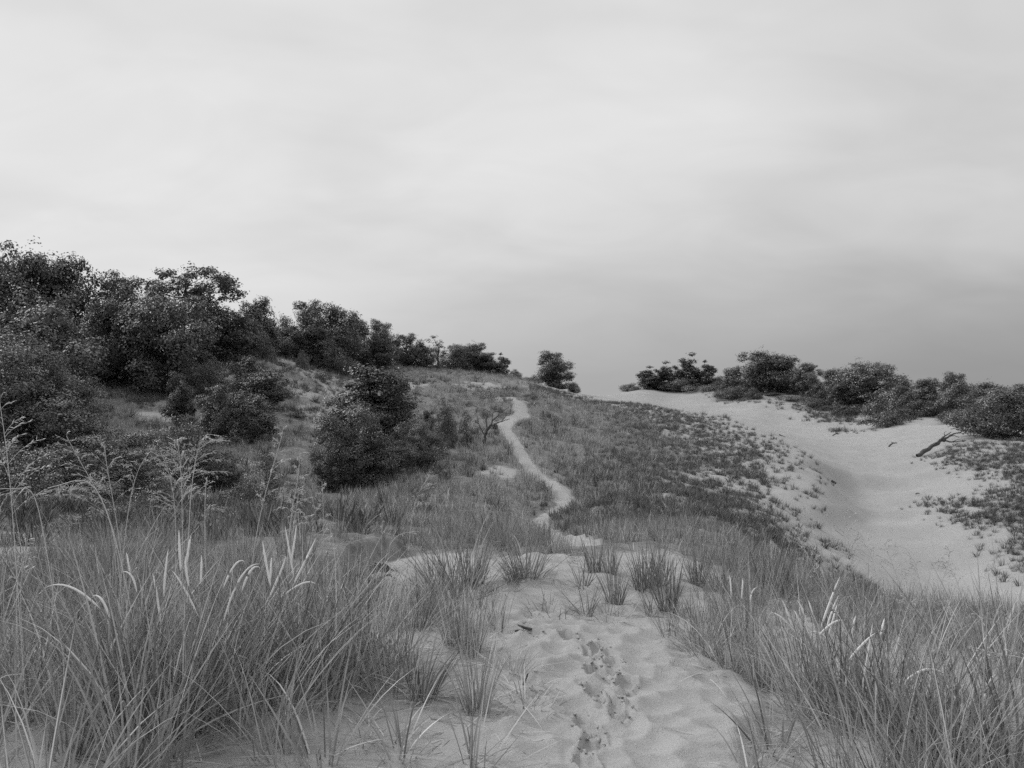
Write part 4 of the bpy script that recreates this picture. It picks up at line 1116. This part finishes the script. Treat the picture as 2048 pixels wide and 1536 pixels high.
PAN = [  # stem points from foot to tip, distance, branches, branch length, droop, spikelets, side, label
 ([(60,1330),(28,1060),(18,930),(2,800)],3.6,17,0.24,0.25,9,0.2,'tall seeding grass stem rising at the left edge'),
 ([(150,1300),(75,1000),(45,975),(-30,955)],3.9,12,0.16,0.7,9,-0.4,'seeding grass stem nodding out of the left edge'),
 ([(250,1330),(225,1060),(190,970),(138,872)],4.4,20,0.20,0.3,9,-0.1,'seeding grass stem leaning left with a dense comb of spikelets'),
 ([(265,1330),(232,1050),(212,950),(200,888)],4.5,18,0.20,0.3,9,0.1,'seeding grass stem standing just right of the left-leaning comb'),
 ([(300,1300),(205,1000),(160,960),(100,975)],4.2,14,0.15,0.9,9,-0.3,'drooping seeding grass stem hanging over the dark thicket'),
 ([(230,1330),(262,1000),(285,930),(310,898)],4.6,9,0.16,0.4,8,0.0,'seeding grass stem leaning right over the hollow'),
 ([(370,1300),(366,1060),(366,960),(362,880)],4.5,34,0.20,0.2,11,0.0,'bushiest upright seeding grass stem left of the willow'),
 ([(345,1300),(352,1060),(345,970),(325,905)],4.6,20,0.19,0.3,10,-0.2,'seeding grass stem leaning left against the bushiest one'),
 ([(378,1300),(382,1000),(398,900),(420,868)],4.4,16,0.17,0.8,9,0.3,'seeding grass stem with drooping tip right of the bushiest one'),
 ([(430,1300),(408,1090),(405,1000),(403,962)],4.8,9,0.07,0.2,6,0.0,'narrow seeding grass stem right of the bushy group'),
 ([(500,1280),(515,1060),(545,940),(570,852)],4.6,16,0.14,0.3,8,0.0,'slender seeding grass stem slanting right across the young oak'),
 ([(570,1280),(580,1050),(590,980),(597,905)],4.6,26,0.16,0.9,9,0.0,'seeding grass stem with a drooping mop of spikelets'),
 ([(560,1260),(585,1080),(592,1030),(600,985)],5.0,14,0.13,0.7,8,0.0,'low seeding grass stem under the drooping mop'),
 ([(655,1240),(648,1090),(650,1020),(651,960)],5.2,12,0.055,0.1,9,0.0,'single stiff narrow seed stem right of the drooping mop'),
 ([(660,1230),(655,1150),(660,1090),(664,1040)],5.6,8,0.07,0.3,5,0.0,'short faint seed stem below the stiff narrow one'),
 ([(765,1150),(763,1110),(764,1070),(764,1025)],7.6,8,0.07,0.2,5,0.0,'upright seed stem at the top of the eroded bank'),
 ([(765,1110),(790,1076),(815,1064),(833,1060)],7.8,7,0.08,0.3,5,0.2,'seed stem bent right over the eroded bank'),
 ([(812,1100),(825,1030),(838,985),(858,952)],7.0,14,0.16,0.2,4,0.2,'branched dry seed stem in front of the leafless bush'),
 ([(60,1380),(45,1180),(55,1130),(70,1075)],4.0,12,0.10,0.3,6,0.1,'low seed stem with pale spikelets near the left edge'),
 ([(1720,1320),(1660,1150),(1630,1090),(1600,1010)],6.4,18,0.26,0.15,5,0.2,'wispy seed stem slanting left across the pale blowout'),
 ([(1730,1300),(1710,1150),(1700,1090),(1690,1030)],6.6,20,0.25,0.15,5,0.2,'wispy upright seed stem in front of the pale blowout'),
 ([(1700,1300),(1650,1180),(1620,1120),(1590,1060)],6.0,18,0.20,0.3,6,0.0,'seed stem leaning left over the lip of the blowout'),
 ([(1760,1300),(1755,1160),(1745,1110),(1722,1060)],6.8,16,0.22,0.2,5,0.0,'second wispy stem right of the upright one by the blowout'),
 ([(1830,1310),(1800,1170),(1780,1120),(1765,1085)],6.8,16,0.22,0.2,5,0.2,'wispy stem in the middle of the blowout lip'),
 ([(1850,1310),(1840,1180),(1835,1140),(1810,1095)],6.9,14,0.2,0.3,5,-0.2,'wispy stem arching left in the middle of the blowout lip'),
 ([(1870,1310),(1875,1180),(1890,1130),(1885,1090)],7.0,15,0.2,0.3,5,0.1,'wispy stem right of the middle of the blowout lip'),
 ([(1930,1310),(1920,1190),(1900,1140),(1870,1120)],7.1,14,0.2,0.5,5,-0.2,'drooping wispy stem towards the right of the blowout lip'),
 ([(1960,1310),(1965,1190),(1975,1150),(1990,1110)],7.1,14,0.2,0.4,5,0.2,'wispy stem near the right edge leaning outward'),
 ([(1840,1350),(1830,1240),(1820,1210),(1790,1180)],5.6,22,0.2,0.5,8,0.0,'low bushy seed stem with pale dots on the right bank'),
 ([(1950,1370),(1940,1260),(1925,1230),(1890,1200)],5.4,22,0.2,0.5,8,0.0,'second low bushy seed stem with pale dots on the right bank'),
 ([(2030,1390),(2010,1270),(2000,1240),(1980,1195)],5.3,20,0.2,0.5,8,0.0,'low bushy seed stem with pale dots cut close to the right edge'),
 ([(2100,1400),(2075,1335),(2030,1315),(1962,1303)],3.6,10,0.10,0.1,10,-0.3,'seed stem reaching in from the right edge'),
]
for pts, D, nb, ln, dr, spk, side, label in PAN:
    w3 = np.array([W(p[0], p[1], D) for p in pts])
    fx = w3[0, 0]; fz = gz(fx, D)
    w3[0, 2] = fz - 0.02
    w3[:, 1] += np.array([0, 0.02, 0.05, 0.1]) * _fr.uniform(-1, 1)
    w3 -= [fx, D, fz]
    t4 = np.array([0, 0.45, 0.72, 1.0]); tt = np.linspace(0, 1, 16)
    co = [np.polyfit(t4, w3[:, c], 3) for c in range(3)]
    st = np.stack([np.polyval(c, tt) for c in co], -1)
    o = empty('seeding_grass', (fx, D, fz), label=label, kind='thing', category='grass', group='tall seeding grasses')
    link('stem', mesh('stem', *tube(st, np.linspace(0.0026, 0.0013, 16), 4)), MAT_PANIC, o)
    link('panicle', mesh('panicle', *panicle(_fr, st, nb, ln, dr, spk, 0.5, side)), MAT_PANIC, o, kind='stuff')

# ------------------------------------------------------------------ dead wood
def branchwork(name, label, cat, segs, mat=MAT_DEAD, group=None, lift=0.0):
    """segs: list of (picture points, radius at start, radius at end, part name); first point rests on the land"""
    p0 = segs[0][0][0]; x0, d0, z0 = at(*p0[:2], *( [14] if p0[1] < 1080 else []))
    o = empty(name, (x0, d0, gz(x0, d0) + lift), label=label, category=cat, group=group)
    for k, (pts, ra, rb, part) in enumerate(segs):
        P3 = []
        for p in pts:
            dp = d0 + (p[2] if len(p) > 2 else 0)
            P3.append(np.array(W(p[0], p[1], dp)) - [x0, d0, gz(x0, d0)])
        P3 = np.array(P3); n = len(P3)
        tt = np.linspace(0, n - 1, 4 * n); P3 = np.stack([np.interp(tt, np.arange(n), P3[:, c]) for c in range(3)], -1)
        rg = np.random.default_rng(k + 3); ln = np.linalg.norm(P3[-1] - P3[0])
        P3[1:-1] += rg.normal(0, 0.012, (len(P3) - 2, 3)) * ln
        link(part, mesh(part, *tube(P3, np.linspace(ra, rb, len(P3)) * rg.uniform(0.85, 1.15, len(P3)), 7), smooth=True), mat, o)
    return o
branchwork('fallen_tree', 'fallen dead tree with bare branches lying on the sand slope', 'dead tree', [
 ([(1834,912),(1862,893,0.6),(1890,878,1.0)],0.132,0.105,'trunk'),
 ([(1886,880,1.0),(1905,868,1.2),(1922,864,1.6)],0.066,0.022,'branch'),
 ([(1876,885,0.9),(1890,872,0.6),(1902,864,0.8)],0.060,0.022,'branch'),
 ([(1884,881,1.0),(1905,884,0.6),(1932,881,0.4)],0.054,0.019,'branch'),
 ([(1862,893,0.6),(1876,884,0.2),(1886,873,0.0)],0.054,0.022,'branch'),
 ([(1895,874,1.1),(1908,871,0.8),(1918,875,0.5)],0.036,0.015,'branch'),
 ([(1905,868,1.2),(1915,866,1.5),(1928,868,1.8)],0.024,0.011,'twig'),
 ([(1906,884,0.6),(1914,879,0.8),(1920,879,0.9)],0.027,0.011,'twig'),
 ([(1890,872,0.6),(1888,866,0.6),(1893,862,0.6)],0.024,0.011,'twig')])
branchwork('bare_tree', 'bare forked dead tree beside the trail bend', 'dead tree', [
 ([(968,892),(970,872),(975,856)],0.075,0.05,'trunk'),
 ([(973,862),(985,850,0.3),(1003,842,0.6),(1020,838,0.6)],0.045,0.012,'branch'),
 ([(971,868),(985,842,-0.3),(998,828,-0.3),(1018,815,-0.2)],0.045,0.012,'branch'),
 ([(974,858),(972,838,0.3),(978,822,0.3)],0.04,0.012,'branch'),
 ([(970,872),(958,850,0.3),(955,832,0.4)],0.035,0.012,'branch'),
 ([(985,842,-0.3),(984,830,-0.2),(990,818,-0.2)],0.025,0.01,'twig'),
 ([(1003,842,0.6),(1010,835,0.6),(1015,826,0.7)],0.02,0.008,'twig')], lift=0.0)
branchwork('driftwood_log', 'short dark log on the open floor of the blowout', 'log', [([(1663,963),(1672,968)],0.06,0.05,'log')], lift=0.03)
branchwork('driftwood_log', 'dark log on the far sand slope just above the grassy flank', 'log', [([(1558,871),(1570,876)],0.075,0.06,'log')], lift=0.03)
branchwork('broken_branch', 'forked broken branch under the eroded sand face', 'branch', [([(1665,872),(1672,868),(1677,869)],0.05,0.03,'branch'),([(1672,868),(1671,863),(1673,861)],0.03,0.02,'branch')], lift=0.03)
branchwork('broken_branch', 'forked broken branch on the sand right of the eroded face', 'branch', [([(1777,894),(1785,887),(1794,887)],0.06,0.03,'branch'),([(1785,887),(1783,885)],0.03,0.02,'branch')], lift=0.03)
branchwork('broken_branch', 'thin stick lying on the sand below the lower tufts', 'branch', [([(1831,989),(1835,987),(1839,988)],0.03,0.02,'branch')], lift=0.02)
branchwork('stick', 'short broken stick on the sand beyond the footprints', 'stick', [([(1035,1254),(1050,1258),(1066,1262)],0.011,0.008,'stick')], lift=0.008)
branchwork('stick', 'small dark stick with frayed end at the left of the footprints', 'stick', [([(1030,1264),(1040,1262),(1052,1268)],0.007,0.004,'stick')], lift=0.006)
branchwork('stick', 'short upright stub of wood in the grass left of the footprints', 'stick', [([(1045,1372),(1051,1360),(1056,1347)],0.007,0.004,'stick')], lift=0.0)
# roots and sods hanging out of the eroded bank
for px, py, ln, label in [(760,1138,0.30,'dark sod hanging from the eroded bank'),(702,1150,0.36,'dark sod at the left end of the eroded bank'),(735,1158,0.2,'small dark sod below the eroded bank'),(775,1155,0.14,'smallest dark sod fallen on the channel sand')]:
    x, d, _ = at(px, py); rg = np.random.default_rng(px)
    o = empty('root_sod', (x, d, gz(x, d)), label=label, category='root sod', group='sods of the eroded bank')
    rt = []
    for k in range(26):
        a = rg.uniform(0, 6.28); s_ = rg.normal(0, ln * 0.22, 3) * [1, 0.5, 0.3] + [0, 0, ln * 0.15]
        rt.append(tube(wig(rg, s_, s_ + np.array([math.cos(a) * 0.6, -0.3, -0.7 + rg.uniform(-.2, .6)]) * ln * 0.55, 6, 0.12), np.linspace(0.007, 0.002, 6), 3))
    link('roots', mesh('roots', *merge(rt)), MAT_BARK, o, kind='stuff')
    us = np.linspace(0, 2 * np.pi, 13)[:-1]; vs_ = np.linspace(-1.3, 1.3, 7)
    SV = np.array([[math.cos(v) * math.cos(u), math.cos(v) * math.sin(u), math.sin(v)] for v in vs_ for u in us])
    SV = SV * (1 + rg.normal(0, 0.16, (len(SV), 1))) * [ln * 0.34, ln * 0.18, ln * 0.2] + [0, 0, ln * 0.12]
    i, j = np.meshgrid(np.arange(6), np.arange(12), indexing='ij')
    SF = np.stack([i * 12 + j, i * 12 + (j + 1) % 12, (i + 1) * 12 + (j + 1) % 12, (i + 1) * 12 + j], -1).reshape(-1, 4)
    link('soil', mesh('soil', SV, SF), MAT_BARK, o)
# crumbs of damp crust thrown up round the footprints
def crumbs():
    rg = np.random.default_rng(21); Vs, Fs, o = [], [], 0
    cube = np.array([(-1,-1,-1),(1,-1,-1),(1,1,-1),(-1,1,-1),(-1,-1,1),(1,-1,1),(1,1,1),(-1,1,1)], float)
    cf = np.array([(0,3,2,1),(4,5,6,7),(0,1,5,4),(1,2,6,5),(2,3,7,6),(3,0,4,7)])
    for fx, fy, fa in STEPS:
        for k in range(16):
            t = rg.uniform(0, 6.28)
            if rg.random() > 0.45 + 0.55 * math.sin(t * 1.5 + fx * 40) ** 2:
                continue
            e = rg.uniform(0.95, 1.35)
            u, v = 0.055 * e * math.cos(t), 0.12 * e * math.sin(t)
            x = fx + u * math.cos(fa) - v * math.sin(fa); y = fy + u * math.sin(fa) + v * math.cos(fa)
            s = rg.uniform(0.003, 0.009)
            c = cube * rg.uniform(0.7, 1.25, (8, 3)) * [s * rg.uniform(0.8, 1.8), s, s * rg.uniform(0.25, 0.5)]
            ax, ay, az = rg.uniform(-0.7, 0.7), rg.uniform(-0.7, 0.7), rg.uniform(0, 6.28)
            Rx = np.array([[1,0,0],[0,math.cos(ax),-math.sin(ax)],[0,math.sin(ax),math.cos(ax)]])
            Ry = np.array([[math.cos(ay),0,math.sin(ay)],[0,1,0],[-math.sin(ay),0,math.cos(ay)]])
            Rz = np.array([[math.cos(az),-math.sin(az),0],[math.sin(az),math.cos(az),0],[0,0,1]])
            Vs.append((x, y, s)); Fs.append(c @ (Rz @ Ry @ Rx).T)
    A = np.array(Vs); zz_ = land(A[:, 0], A[:, 1])
    V = np.vstack([f + [a[0], a[1], z + a[2] * 0.25] for f, a, z in zip(Fs, A, zz_)])
    F = np.vstack([cf + 8 * i for i in range(len(A))])
    me = mesh('sand_crumbs', V, F)
    link('sand_crumbs', me, MAT_SAND, kind='stuff', label='crumbs of broken sand crust round the footprints', category='sand')
crumbs()
